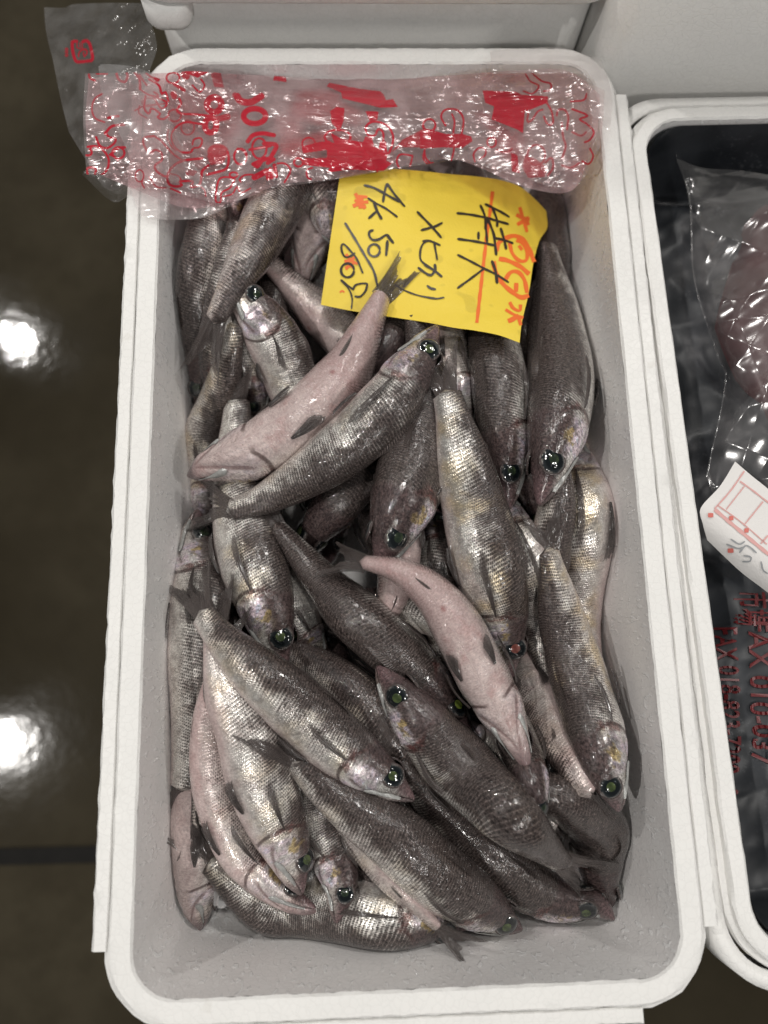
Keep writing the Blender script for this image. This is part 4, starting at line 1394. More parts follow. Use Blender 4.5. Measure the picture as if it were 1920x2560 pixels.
def build_label():
    c0 = at_z(1080.0, 620.0, z_label(1080.0, 620.0))
    root = empty('price_label', tuple(c0))
    X, Y = coons([(856, 412), (960, 420), (1060, 428), (1112, 434), (1180, 440), (1247, 449), (1299, 466), (1340, 500), (1366, 528)],
                 [(802, 762), (896, 780), (1060, 805), (1133, 819), (1185, 826), (1247, 838), (1299, 857)],
                 [(856, 412), (848, 450), (820, 640), (802, 762)],
                 [(1366, 528), (1368, 570), (1349, 601), (1334, 655), (1322, 732), (1305, 805), (1299, 857)], 60, 44)
    yel = M_paper('yellow_paper', (0.80, 0.60, 0.062), (0.76, 0.55, 0.052), 0.55)
    sheet('paper', X, Y, z_label(X, Y), yel, root, 0.0003)
    ink = M_simple('black_marker', (0.030, 0.022, 0.014), 0.35)
    org = M_simple('orange_print', (0.80, 0.155, 0.022), 0.45)
    A = lambda pts: [(780 + x * 0.1929, 400 + y * 0.1929) for x, y in pts]
    B = lambda pts: [(1060 + x * 0.2080, 420 + y * 0.2080) for x, y in pts]
    blk = [
        (A([(670, 325), (790, 355), (900, 410), (1040, 490), (1140, 545)]), 6),
        (A([(920, 550), (940, 420), (972, 300)]), 6), (A([(972, 300), (1060, 430), (1140, 530), (1205, 605)]), 6),
        (A([(720, 490), (830, 560), (960, 630), (1110, 740)]), 5),
        (A([(800, 530), (840, 650), (905, 770)]), 7), (A([(730, 760), (785, 710), (840, 660)]), 6),
        (A([(800, 905), (745, 930), (745, 990), (790, 1035), (860, 1030), (920, 995), (970, 960)]), 6),
        (A([(970, 960), (1010, 1020), (1060, 1080)]), 7), (A([(978, 1040), (970, 1140), (960, 1245)]), 7),
        (A(ell(805, 1170, 75, 80)), 6),
        (A([(425, 810), (550, 1010), (680, 1230), (800, 1440), (850, 1640)]), 6),
        (A([(560, 1200), (490, 1250), (420, 1250), (380, 1150), (405, 1085), (500, 1180), (580, 1280), (660, 1470)]), 5),
        (A(ell(460, 1430, 85, 90)), 6),
        (A([(370, 1550), (450, 1620), (540, 1680)]), 6), (A([(530, 1690), (560, 1625), (640, 1600), (720, 1600)]), 5),
        (A([(720, 1600), (690, 1700), (620, 1770), (550, 1765)]), 5),
        (A([(370, 1550), (480, 1680), (520, 1800), (510, 1930)]), 4),
        (A([(1070, 1610), (1200, 1690), (1400, 1760), (1600, 1790)]), 4), (B([(30, 1552), (140, 1570), (245, 1555)]), 4.5),
        (A([(1360, 665), (1560, 870), (1660, 985)]), 6), (B([(60, 665), (130, 745), (210, 840)]), 6),
        (A([(1410, 910), (1560, 870), (1660, 835)]), 6), (B([(100, 715), (160, 690), (225, 655)]), 6),
        (B([(200, 930), (60, 872), (-20, 880)]), 5), (A([(1560, 1052), (1490, 1050), (1430, 1100), (1402, 1200), (1420, 1310), (1560, 1410), (1650, 1480)]), 5),
        (B([(120, 880), (140, 990), (160, 1105)]), 5), (B([(0, 1160), (120, 1230), (220, 1310)]), 6),
        (B([(130, 1150), (132, 1230), (80, 1290), (20, 1265)]), 7), (A([(1370, 1390), (1480, 1470), (1560, 1495)]), 6),
        (B([(35, 1410), (80, 1445), (145, 1458)]), 6),
        (B([(390, 540), (560, 560), (740, 595), (880, 635), (1020, 675)]), 6), (B([(730, 430), (830, 478), (930, 530), (1030, 590)]), 6),
        (B([(675, 440), (730, 570), (745, 720), (760, 900)]), 6), (B([(820, 470), (860, 570), (880, 640), (880, 710)]), 6),
        (B([(760, 600), (800, 690), (840, 800), (855, 920), (870, 1050)]), 6.5), (B([(920, 715), (960, 850), (990, 980)]), 6.5),
        (B([(400, 850), (640, 885), (850, 930)]), 6), (B([(850, 840), (960, 865), (1075, 905)]), 6), (B([(655, 765), (655, 860)]), 6),
        (B([(760, 610), (740, 700), (735, 740)]), 6),
        (B([(400, 1040), (560, 1120), (720, 1205), (860, 1275), (1020, 1375)]), 5.5), (B([(400, 1445), (560, 1330), (725, 1205)]), 5.5),
        (B([(815, 1110), (860, 1240), (880, 1390)]), 7),
    ]
    for p, w in blk:
        ribbon('handwriting', p, w, z_label, 0.0006, ink, root)
    orn = [
        (B([(825, 280), (800, 480), (770, 700), (745, 900), (710, 1200), (670, 1550), (635, 1860)]), 8.5),
        (B([(870, 1000), (895, 905), (980, 845), (1090, 815), (1200, 870), (1270, 990), (1325, 1130)]), 11),
        (B([(835, 1120), (860, 1240), (940, 1380), (1060, 1490), (1170, 1555), (1262, 1530)]), 11),
        (B([(1030, 900), (1060, 1020), (1140, 1110), (1225, 1110), (1240, 1010), (1180, 900), (1110, 865)]), 9),
        (B([(1180, 985), (1140, 930)]), 8),
        (B([(900, 1090), (1000, 1110), (1150, 1180), (1265, 1275)]), 11),
        (B([(975, 1345), (1040, 1255), (1130, 1250), (1205, 1340), (1240, 1500)]), 10),
        (B([(1110, 1380), (1105, 1490)]), 10),
        (B([(1030, 1610), (1070, 1680), (1150, 1715), (1160, 1640)]), 8), (B([(980, 1700), (1080, 1760), (1195, 1800)]), 7),
        (B([(1010, 1840), (1070, 1815), (1140, 1770)]), 11), (B([(1130, 1770), (1165, 1890)]), 8),
        (B([(1150, 470), (1180, 570), (1240, 770)]), 8), (B([(1110, 560), (1190, 600), (1270, 620)]), 9), (B([(1120, 680), (1190, 640), (1260, 590)]), 9), (B([(1200, 600), (1250, 690)]), 12),
        (A([(560, 430), (610, 520), (690, 630)]), 8), (A([(530, 600), (620, 560), (730, 540)]), 9), (A([(600, 470), (720, 480)]), 7), (A([(600, 610), (700, 600)]), 8), (A([(640, 480), (650, 600)]), 9), (A([(550, 520), (600, 540)]), 6),
        (A([(440, 1220), (500, 1290), (590, 1350)]), 7), (A([(420, 1310), (500, 1300), (560, 1250)]), 7), (A([(430, 1400), (490, 1370), (560, 1320)]), 7), (A([(480, 1330), (540, 1400)]), 7), (A([(440, 1420), (470, 1370)]), 6),
        (A([(380, 1560), (430, 1610)]), 4), (A([(360, 1715), (390, 1695), (420, 1715)]), 4),
    ]
    for p, w in orn:
        ribbon('printed_mark', p, w, z_label, 0.0003, org, root, taper=False)
    props(root, 'yellow price label with black handwriting and orange print on the fish', 'label')
    # later fish may rest on it
    P = at_z(X, Y, z_label(X, Y))
    for k in range(3):
        i, j = hidx(P[..., 0] + 0.0007 * k, P[..., 1] + 0.0007 * k)
        np.maximum.at(H, (i, j), P[..., 2])
    # fill holes between the sample points
    Xf = np.repeat(np.repeat(X, 3, 0), 3, 1)


build_label()
do(TOP)
do(TOP2)


# ------------------------------------------------------------------ ice under the fish
def build_ice():
    n1, n2 = 100, 80
    x = np.linspace(-0.108, 0.0, n1)
    y = np.linspace(-0.240, -0.16, n2)
    X, Y = np.meshgrid(x, y, indexing='ij')
    Z = np.full(X.shape, -0.090)
    r = np.random.default_rng(3)
    for _ in range(260):
        cx, cy, rr, hh = r.uniform(-.11, .0), r.uniform(-.24, -.16), r.uniform(.004, .010), r.uniform(.006, .030)
        d = np.maximum(np.abs(X - cx) + 0.3 * np.abs(Y - cy), np.abs(Y - cy)) / rr
        Z = np.maximum(Z, -0.090 + hh * np.clip(1.4 - d, 0, 1))
    Z = np.minimum(Z, -0.062)
    o = mesh_obj('crushed_ice', np.stack([X, Y, Z], -1).reshape(-1, 3), grid_faces(n1, n2), M_ice(), None, False)
    props(o, 'crushed ice under the fish on the box floor', 'ice', kind='stuff')


build_ice()


# ------------------------------------------------------------------ clear bag with red print
def crumple(X, Y, seed, n=16, amp=1.0, lo=0.006, hi=0.05, xbias=0.0):
    r = np.random.default_rng(seed)
    h = np.zeros_like(X)
    for _ in range(n):
        a = r.uniform(0, math.pi)
        if r.random() < xbias:
            a = math.pi / 2 + r.normal(0, 0.16)
        lam = math.exp(r.uniform(math.log(lo), math.log(hi)))
        cx, cy = math.cos(a), math.sin(a)
        d = X * cx + Y * cy
        e = -X * cy + Y * cx
        ph = r.uniform(0, 10)
        w = d / lam + 0.35 * np.sin(e / (lam * r.uniform(1.5, 4)) + ph) + ph
        tri = np.abs((w % 2) - 1)
        mask = 0.5 + 0.5 * np.sin(e / (lam * r.uniform(2, 5)) + r.uniform(0, 6))
        h += (tri ** 3 - 0.25) * lam * 0.15 * mask
    return h * amp / math.sqrt(n) * 1.8


def stroke_ink(X, Y, ink, pts, width, val=1.0, smooth=True):
    p = np.asarray(pts, float)
    L = np.sum(np.linalg.norm(np.diff(p, axis=0), axis=1))
    q = catmull(p, max(8, int(L / 5))) if (smooth and len(p) > 2) else p
    lo, hi = q.min(0) - width - 2, q.max(0) + width + 2
    m = (X > lo[0]) & (X < hi[0]) & (Y > lo[1]) & (Y < hi[1])
    if not m.any():
        return
    x, y = X[m], Y[m]
    best = np.full(x.shape, 1e9)
    for a, b in zip(q[:-1], q[1:]):
        d = b - a
        t = np.clip(((x - a[0]) * d[0] + (y - a[1]) * d[1]) / (d @ d + 1e-9), 0, 1)
        best = np.minimum(best, np.hypot(x - a[0] - t * d[0], y - a[1] - t * d[1]))
    ink[m] = np.maximum(ink[m], val * np.clip((width / 2 - best) / 1.6 + 0.5, 0, 1))


def poly_ink(X, Y, ink, pts, val=1.0):
    p = np.asarray(pts, float)
    lo, hi = p.min(0), p.max(0)
    m = (X > lo[0]) & (X < hi[0]) & (Y > lo[1]) & (Y < hi[1])
    x, y = X[m], Y[m]
    ins = np.zeros(x.shape, bool)
    j = len(p) - 1
    for i in range(len(p)):
        c = ((p[i, 1] > y) != (p[j, 1] > y))
        xi = (p[j, 0] - p[i, 0]) * (y - p[i, 1]) / (p[j, 1] - p[i, 1] + 1e-12) + p[i, 0]
        ins ^= c & (x < xi)
        j = i
    ink[m] = np.maximum(ink[m], val * ins)


ZA = lambda pts: [(180 + x * 0.3014, 120 + y * 0.3014) for x, y in pts]
ZB = lambda pts: [(600 + x * 0.3014, 130 + y * 0.3014) for x, y in pts]
ZC = lambda pts: [(1050 + x * 0.3195, 100 + y * 0.3195) for x, y in pts]
ZD = lambda pts: [(80 + x * 0.2049, 0 + y * 0.2049) for x, y in pts]
LINES = [
    (ZA([(250, 380), (190, 420), (165, 500), (190, 580), (270, 615)]), 4, .6), (ZA([(300, 580), (340, 570), (385, 565)]), 6, 1),
    (ZA([(275, 710), (330, 650), (430, 635)]), 6, 1), (ZA([(200, 740), (230, 810), (290, 830), (350, 790), (360, 750), (310, 740), (275, 700)]), 5, 1),
    (ZA([(130, 820), (200, 815), (270, 860), (305, 930), (290, 1010), (230, 1060), (190, 1050), (200, 1010), (170, 990), (125, 1000), (130, 1045)]), 5, 1),
    (ZA([(120, 890), (150, 890), (165, 860), (150, 840), (170, 815)]), 5, 1), (ZA(ell(385, 870, 50, 48)), 5, 1),
    (ZA([(315, 885), (345, 860), (400, 825), (440, 825)]), 5, 1), (ZA([(315, 885), (350, 900), (380, 930)]), 5, 1),
    (ZA([(370, 215), (390, 265), (440, 280), (460, 240), (455, 210)]), 6, 1), (ZA([(520, 200), (560, 260), (565, 340)]), 6, 1), (ZA([(560, 220), (590, 270), (620, 310)]), 4, .8),
    (ZA([(140, 220), (150, 250), (190, 270)]), 5, .8), (ZA([(205, 212), (290, 215)]), 5, .8),
    (ZA([(615, 210), (700, 270), (720, 260), (650, 240)]), 4, 1), (ZA([(640, 260), (720, 310), (745, 380), (775, 365), (800, 440)]), 5, 1),
    (ZA([(580, 355), (640, 390), (690, 400), (720, 395), (680, 365)]), 4, 1),
    (ZA([(610, 400), (600, 500), (640, 545), (660, 500), (730, 545), (710, 575), (760, 590), (800, 560)]), 5, 1),
    (ZA([(680, 410), (740, 500), (790, 455), (700, 410)]), 4, 1), (ZA([(520, 520), (600, 480), (700, 470), (780, 460)]), 3, .7),
    (ZA([(560, 480), (555, 540), (620, 580)]), 3, .7), (ZA(ell(640, 450, 60, 35)), 3, .5),
    (ZA(ell(838, 248, 55, 45)), 4, 1), (ZA([(1000, 310), (1060, 365), (1100, 310), (1070, 260)]), 4, 1),
    (ZA([(890, 420), (905, 460), (870, 515), (910, 545), (1010, 550), (1130, 560), (1165, 550)]), 5, 1), (ZA(ell(850, 560, 55, 50)), 3, .7),
    (ZA([(1150, 590), (1090, 630), (950, 615), (870, 650), (825, 720), (840, 800), (900, 860), (980, 865), (1000, 840)]), 5, 1),
    (ZA([(800, 680), (790, 740), (815, 800), (860, 850)]), 4, .8), (ZA([(680, 730), (740, 770), (830, 870), (910, 930)]), 5, 1),
    (ZA([(680, 730), (600, 745), (595, 800), (640, 870), (690, 845), (740, 870), (745, 930), (690, 970), (700, 1020), (770, 1065), (800, 1055)]), 5.5, 1),
    (ZA([(1080, 915), (920, 935), (840, 980), (795, 1050), (800, 1120), (850, 1148), (910, 1140), (895, 1110), (1000, 1105), (990, 1150), (1050, 1140), (1070, 1100), (1080, 1020), (1130, 975)]), 6, 1),
    (ZA([(1000, 800), (1010, 760), (1060, 745), (1080, 770), (1060, 820), (1010, 830)]), 4, .9), (ZA(ell(960, 660, 55, 60)), 3, .6),
    (ZA([(800, 1040), (880, 1060), (910, 1110)]), 4, .8), (ZA(ell(560, 1060, 35, 50)), 3, .7), (ZA([(590, 1080), (580, 1120), (600, 1160)]), 3, .8),
    (ZA([(640, 1070), (700, 1150), (780, 1160)]), 3, .7), (ZA([(820, 1165), (900, 1200)]), 4, 1), (ZA([(1070, 1150), (1100, 1180), (1110, 1225)]), 4, 1),
    (ZA([(1290, 860), (1300, 920), (1280, 1000), (1200, 1030), (1120, 1050)]), 6, .9), (ZA(ell(1210, 860, 70, 45)), 10, .6),
    (ZA(ell(1397, 900, 52, 65)), 5, 1), (ZA(ell(1515, 565, 92, 62)), 13, 1), (ZA(ell(1180, 470, 60, 62)), 15, .85), (ZA(ell(1150, 640, 48, 62)), 14, .9),
    (ZA([(1200, 590), (1290, 570)]), 14, .6), (ZA(ell(1340, 1052, 35, 22)), 4, 1),
    (ZA([(1350, 1090), (1310, 1160), (1240, 1200), (1235, 1270), (1205, 1285), (1190, 1240), (1215, 1100), (1270, 1070), (1340, 1080)]), 4, 1),
    (ZA([(1500, 1050), (1430, 1055), (1390, 1090), (1400, 1110)]), 4, 1), (ZA([(1260, 1230), (1330, 1210), (1370, 1150), (1400, 1200), (1480, 1165)]), 3.5, .9),
    (ZA([(1370, 400), (1400, 440), (1480, 450), (1570, 400)]), 16, .85), (ZA([(1350, 390), (1370, 420)]), 12, .6),
    (ZA([(850, 300), (930, 350)]), 8, .8), (ZA([(840, 380), (850, 400)]), 14, .7), (ZA([(930, 220), (950, 235)]), 16, .7),
    # glyph column
    (ZB([(65, 740), (110, 690), (190, 675), (280, 690)]), 10, 1), (ZB(ell(160, 800, 60, 85)), 5, 1), (ZB([(80, 810), (250, 780)]), 6, 1),
    (ZB([(200, 760), (300, 770), (280, 830), (240, 900)]), 10, 1), (ZB([(110, 930), (180, 900), (250, 880)]), 9, 1), (ZB([(110, 930), (150, 950), (200, 870)]), 8, 1),
    (ZB([(120, 1040), (180, 1010), (220, 990)]), 14, 1), (ZB([(215, 980), (235, 1050)]), 9, 1), (ZB([(250, 970), (265, 1040)]), 9, 1), (ZB([(285, 940), (300, 1030)]), 9, 1), (ZB([(280, 890), (230, 920)]), 9, 1),
    (ZB([(-20, 800), (30, 820), (55, 880), (20, 930)]), 4, 1), (ZB(ell(485, 915, 38, 36)), 5, 1),
    (ZB([(310, 925), (370, 925), (420, 980), (370, 1080)]), 4, 1), (ZB([(600, 960), (555, 980), (560, 1040), (590, 1055)]), 4, .9),
    (ZB(ell(570, 760, 55, 50)), 4, .9), (ZB(ell(810, 705, 108, 60)), 5, 1),
    (ZB([(1190, 740), (1185, 665), (1145, 640), (1120, 690), (1065, 690), (1042, 630), (1080, 585), (1150, 580), (1230, 620), (1270, 700), (1260, 780), (1235, 840)]), 5, 1),
    (ZB(ell(1570, 605, 50, 50)), 4, 1), (ZB([(1430, 860), (1330, 850), (1300, 910), (1330, 980)]), 4, .9), (ZB([(1430, 870), (1400, 990)]), 4, .8),
    (ZB([(1150, 920), (1140, 1000), (1180, 1020), (1290, 990), (1400, 1000), (1480, 980)]), 4, .9), (ZB([(1530, 820), (1540, 880), (1590, 930)]), 4, .9),
    # right-hand part
    (ZC(ell(72, 668, 50, 50)), 4, 1), (ZC([(200, 670), (165, 600), (200, 545), (290, 548), (340, 620), (325, 740)]), 4, 1), (ZC([(250, 580), (270, 640), (260, 740), (265, 860), (240, 960), (250, 1000)]), 4, .9),
    (ZC([(40, 850), (25, 920), (60, 970), (100, 960)]), 4, .8), (ZC([(820, 250), (860, 320), (930, 360), (880, 420), (810, 400)]), 4, .9),
    (ZC([(850, 235), (950, 320), (1020, 340), (1020, 390), (970, 400)]), 4, .9), (ZC([(990, 490), (1030, 560), (1040, 650), (1000, 660), (970, 600)]), 4, .8),
    (ZC([(1070, 590), (1080, 550), (1130, 545), (1160, 600), (1150, 700)]), 4, .7), (ZC([(1180, 480), (1280, 470), (1305, 420)]), 4, .9),
    (ZC([(1190, 540), (1310, 590), (1250, 620), (1310, 660), (1360, 720), (1330, 780), (1290, 800)]), 4.5, .9), (ZC([(1330, 850), (1355, 910), (1320, 970), (1270, 950)]), 4, .9),
    (ZC([(430, 950), (420, 890), (460, 845), (510, 850), (510, 900), (470, 930)]), 4, .8), (ZC(ell(560, 800, 35, 40)), 4, .8), (ZC([(600, 860), (680, 880), (720, 850)]), 4, .7),
    (ZC([(850, 560), (840, 640), (880, 620), (920, 560), (960, 545)]), 4, .7), (ZC([(1110, 650), (1120, 760), (1140, 830), (1110, 930)]), 4, .6), (ZC([(1190, 720), (1260, 750), (1300, 720)]), 4, .6),
    (ZC(ell(910, 900, 70, 80)), 4, .6), (ZC([(980, 960), (1030, 920), (1040, 1000), (1000, 1060)]), 4, .6), (ZC([(1110, 980), (1180, 1000), (1250, 960)]), 4, .5),
]
FILLS = [
    (ZA([(930, 190), (1000, 175), (1160, 178), (1130, 205), (1040, 245), (960, 215)]), .95),
    (ZA([(1150, 210), (1230, 190), (1260, 330), (1180, 320)]), .5),
    (ZA([(940, 1020), (1000, 1005), (1040, 1025), (1010, 1060), (950, 1055)]), .7),
    (ZA([(1140, 850), (1230, 820), (1300, 870), (1250, 960), (1150, 970), (1120, 900)]), .5),
    (ZB([(290, 180), (370, 175), (388, 250), (275, 235)]), .95),
    (ZB([(715, 185), (830, 205), (890, 245), (960, 270), (895, 190), (985, 205), (1060, 262), (1150, 275), (1200, 255), (1228, 295), (1150, 310), (1190, 350), (1212, 398), (1270, 390), (1307, 455), (1165, 462), (850, 385), (838, 335), (718, 285), (742, 255), (850, 262)]), .95),
    (ZB([(750, 490), (800, 455), (865, 465), (862, 560), (825, 662), (760, 590)]), .9), (ZB([(1040, 490), (1150, 495), (1140, 560), (1080, 582)]), .85),
    (ZB([(750, 670), (850, 722), (1020, 748), (1040, 700), (1095, 705), (1112, 785), (1150, 800), (1160, 745), (1212, 742), (1225, 850), (1212, 900), (1260, 925), (1190, 985), (900, 975), (720, 1000), (745, 960), (520, 935), (535, 880), (720, 880), (722, 812), (520, 840), (515, 785), (640, 750), (740, 735), (790, 770)]), .95),
    (ZC([(0, 705), (60, 695), (200, 735), (330, 735), (400, 755), (412, 790), (330, 845), (180, 840), (0, 850)]), .85),
    (ZB([(1255, 830), (1350, 725), (1480, 660), (1530, 650), (1530, 790), (1320, 790)]), .6),
    (ZC([(490, 395), (750, 405), (800, 430), (1000, 440), (1000, 490), (900, 530), (820, 560), (805, 730), (760, 700), (560, 620), (580, 520), (510, 490)]), .9),
    (ZC([(710, 880), (760, 900), (780, 1040), (720, 1030)]), .75),
    (ZC([(820, 900), (900, 930), (1000, 1000), (980, 1070), (850, 1080), (800, 1000)]), .4),
]
SOFT = [  # print showing through from the folded layer underneath
    (ZB([(300, 760), (520, 720), (760, 640), (1240, 850), (1230, 960), (900, 1010), (420, 860), (300, 840)]), .75),
    (ZB([(480, 320), (800, 300), (1000, 470), (1000, 600), (700, 610), (420, 520)]), .42),
    (ZB([(300, 520), (500, 560), (480, 720), (360, 740)]), .35),
    (ZA([(820, 380), (1300, 330), (1420, 600), (1300, 760), (900, 700), (780, 560)]), .28),
    (ZA([(840, 800), (1280, 760), (1260, 1000), (1000, 1080), (820, 1000)]), .22),
    (ZC([(440, 560), (620, 620), (800, 740), (760, 800), (560, 700)]), .6),
    (ZC([(560, 760), (800, 740), (820, 960), (640, 930)]), .45),
    (ZC([(1150, 940), (1340, 960), (1300, 1040), (1180, 1020)]), .3),
]


def build_bag():
    c0 = at_z(820.0, 330.0, -0.002)
    root = empty('plastic_bag', tuple(c0))

    def base_z(X, Y, lift):
        """lies on the rims at both sides, on the fish in between"""
        P = at_z(X, Y, np.full(X.shape, -0.005))
        inside = (np.abs(P[..., 0]) < W_IN / 2 - 0.004) & (P[..., 1] < L_IN / 2 - 0.004)
        hz = np.where(inside, np.maximum(dil(P[..., 0], P[..., 1], 0.004) + 0.002, -0.014), 0.0035)
        low = np.minimum(dil(P[..., 0], P[..., 1], 0.002) + 0.0012, 0.010)
        for _ in range(26):                                   # relax to a taut skin
            q = np.pad(hz, 1, mode='edge')
            s = (q[:-2, 1:-1] + q[2:, 1:-1] + q[1:-1, :-2] + q[1:-1, 2:]) / 4
            hz = np.maximum(s, np.where(inside, low, 0.003))
        return hz + lift

    def layer(name, top, bottom, left, right, nu, nv, lift, mat, seed, amp, ink=True, soft=False, bulge=0.012, xbias=0.5, slope=None):
        X, Y = coons(top, bottom, left, right, nu, nv)
        cx, cy = coons(top, bottom, left, right, 70, 26)
        bz = base_z(cx, cy, lift)
        ui = np.linspace(0, 69, nu)
        vi = np.linspace(0, 25, nv)
        i0 = np.clip(ui.astype(int), 0, 68)
        j0 = np.clip(vi.astype(int), 0, 24)
        fu, fv = (ui - i0)[:, None], (vi - j0)[None, :]
        Z = (bz[np.ix_(i0, j0)] * (1 - fu) * (1 - fv) + bz[np.ix_(i0 + 1, j0)] * fu * (1 - fv)
             + bz[np.ix_(i0, j0 + 1)] * (1 - fu) * fv + bz[np.ix_(i0 + 1, j0 + 1)] * fu * fv)
        u = np.linspace(0, 1, nu)[:, None]
        v = np.linspace(0, 1, nv)[None, :]
        Z = Z + bulge * np.sin(math.pi * v) ** 0.8 * (0.6 + 0.4 * np.sin(math.pi * u))
        if slope is not None:
            Z = Z + slope(X, Y)
        P = at_z(X, Y, Z)
        Z = Z + np.maximum(crumple(P[..., 0], P[..., 1], seed, 26, amp, 0.005, 0.05, xbias) + (0.5 * crumple(P[..., 0], P[..., 1], seed + 500, 7, 1.0, 0.008, 0.03, 1.0) if xbias else 0), -0.0035)
        I = np.zeros(X.shape)
        if ink:
            for p, w, val in LINES:
                stroke_ink(X, Y, I, p, w * 1.05, val)
            for p, val in FILLS:
                poly_ink(X, Y, I, p, val)
        if soft:
            for p, val in SOFT:
                poly_ink(X, Y, I, p, val)
            for _ in range(3):
                q = np.pad(I, 2, mode='edge')
                I = (q[:-4, 2:-2] + q[4:, 2:-2] + q[2:-2, :-4] + q[2:-2, 4:] + I) / 5
        return sheet(name, X, Y, Z, mat, root, 0.00008, {'ink': I})

    film = M_film('clear_film', 0.065, (0.96, 0.93, 0.93), pink=0.5)
    film_p = M_film('clear_film_folded', 0.14, (0.95, 0.87, 0.88), pink=0.8)
    film_c = M_film('clear_film_thin', 0.055)
    # lower folded layer with print showing through
    layer('folded_layer', [(222, 196), (340, 186), (480, 182), (700, 190), (900, 196), (1100, 190), (1290, 176), (1420, 178), (1500, 236)],
          [(224, 425), (330, 470), (470, 520), (600, 500), (700, 462), (830, 448), (960, 424), (1120, 398), (1200, 420), (1320, 470), (1430, 476), (1478, 380)],
          [(222, 196), (214, 300), (224, 425)], [(1500, 236), (1496, 310), (1478, 380)], 260, 90, 0.0015, film_p, 21, 0.9, ink=False, soft=True, bulge=0.003)
    # printed outer layer
    layer('printed_layer', [(213, 184), (330, 181), (400, 183), (480, 178), (600, 186), (760, 196), (960, 228), (1100, 205), (1300, 184), (1420, 186), (1512, 226)],
          [(216, 436), (300, 440), (345, 468), (450, 486), (560, 508), (640, 478), (830, 450), (960, 428), (1130, 402), (1190, 410), (1290, 440), (1430, 470), (1500, 372)],
          [(213, 184), (208, 300), (216, 436)], [(1512, 226), (1508, 300), (1500, 372)], 900, 260, 0.0045, film, 5, 1.0, bulge=0.007)
    # fan-shaped flap at the left, laid over
    layer('left_flap', [(246, 166), (262, 160), (330, 166), (380, 182)],
          [(330, 400), (400, 440), (470, 470), (540, 500)],
          [(246, 166), (260, 250), (330, 400)], [(380, 182), (440, 330), (540, 500)], 80, 90, 0.012, film_c, 9, 0.8, ink=False, bulge=0.008, xbias=0.0)
    # clear skirt hanging into the box at the left
    layer('inner_skirt', [(318, 450), (420, 470), (540, 490), (640, 470)],
          [(352, 540), (420, 549), (520, 540), (640, 478)],
          [(318, 450), (335, 500), (352, 540)], [(640, 470), (640, 474), (640, 478)], 80, 30, 0.001, M_film('clear_film_skirt', 0.20, pink=0.2), 13, 0.6, ink=False, bulge=0.002)
    # glassy corner dangling at the left
    layer('hanging_corner', [(214, 425), (260, 430), (320, 430)], [(205, 436), (282, 504), (330, 482)], [(214, 425), (209, 430), (205, 436)], [(320, 430), (326, 455), (330, 482)],
          50, 40, 0.0, film_c, 15, 1.3, ink=False, bulge=0.004, slope=lambda X, Y: -0.012 * np.clip((Y - 430) / 70, 0, 1))
    # taped-down sheet reaching over the far rim on the right
    layer('far_flap', [(1225, 128), (1290, 122), (1400, 118), (1505, 150)], [(1240, 230), (1300, 232), (1420, 240), (1525, 330)], [(1225, 128), (1230, 180), (1240, 230)],
          [(1505, 150), (1530, 240), (1525, 330)], 80, 40, 0.006, film_c, 17, 0.5, ink=False, bulge=0.002)

    # back flap hanging outside the far left corner, with the red recycling mark
    def slope(X, Y):
        return -0.030 * np.clip((400 - X) / 300, 0, 1) - 0.010 * np.clip((170 - Y) / 170, 0, 1)
    nu, nv = 240, 200
    X, Y = coons([(110, 18), (160, 19), (190, 10), (300, 7), (372, 9)], [(172, 330), (215, 400), (262, 470), (300, 470), (330, 440)],
                 [(110, 18), (114, 70), (122, 112), (132, 150), (150, 240), (172, 330)], [(372, 9), (380, 60), (392, 120), (372, 185), (345, 300), (330, 440)], nu, nv)
    Z = 0.006 + slope(X, Y)
    P = at_z(X, Y, Z)
    wcr = np.clip((X - 150) / 220, 0.25, 1.0)
    Z = Z + np.maximum(crumple(P[..., 0], P[..., 1], 33, 34, 2.2, 0.004, 0.04, 0.0) * wcr, -0.004)
    I = np.zeros(X.shape)
    stroke_ink(X, Y, I, ZD([(545, 505), (500, 505), (490, 540), (500, 640), (530, 735), (560, 755), (640, 750)]), 7.5, 1)
    stroke_ink(X, Y, I, ZD([(620, 510), (660, 495), (700, 530), (730, 640), (735, 730), (670, 745)]), 7.5, 1)
    stroke_ink(X, Y, I, ZD([(550, 530), (555, 585), (660, 600)]), 3, .8)
    stroke_ink(X, Y, I, ZD([(585, 525), (590, 580)]), 3, .7)
    stroke_ink(X, Y, I, ZD([(610, 520), (615, 580)]), 3, .7)
    stroke_ink(X, Y, I, ZD([(570, 690), (575, 640), (620, 605), (670, 615), (665, 660), (635, 690), (630, 640)]), 3.5, .9)
    for y in (600, 635, 675):
        stroke_ink(X, Y, I, ZD(ell(422, y, 14, 12, 6)), 3, .7)
    sheet('back_flap', X, Y, Z, M_film('clear_film_back', 0.035), root, 0.00008, {'ink': I})
    props(root, 'crumpled clear plastic bag with red print draped over the far end of the fish box', 'bag')


build_bag()


# ------------------------------------------------------------------ what lies in the right-hand box
def in_right(x, y, z):
    """box-local metres -> world"""
    q = rc + _n * x + _m * y
    return np.stack([q[0] if np.ndim(x) == 0 else rc[0] + _n[0] * x + _m[0] * y, rc[1] + _n[1] * x + _m[1] * y, z + 0 * x], -1)


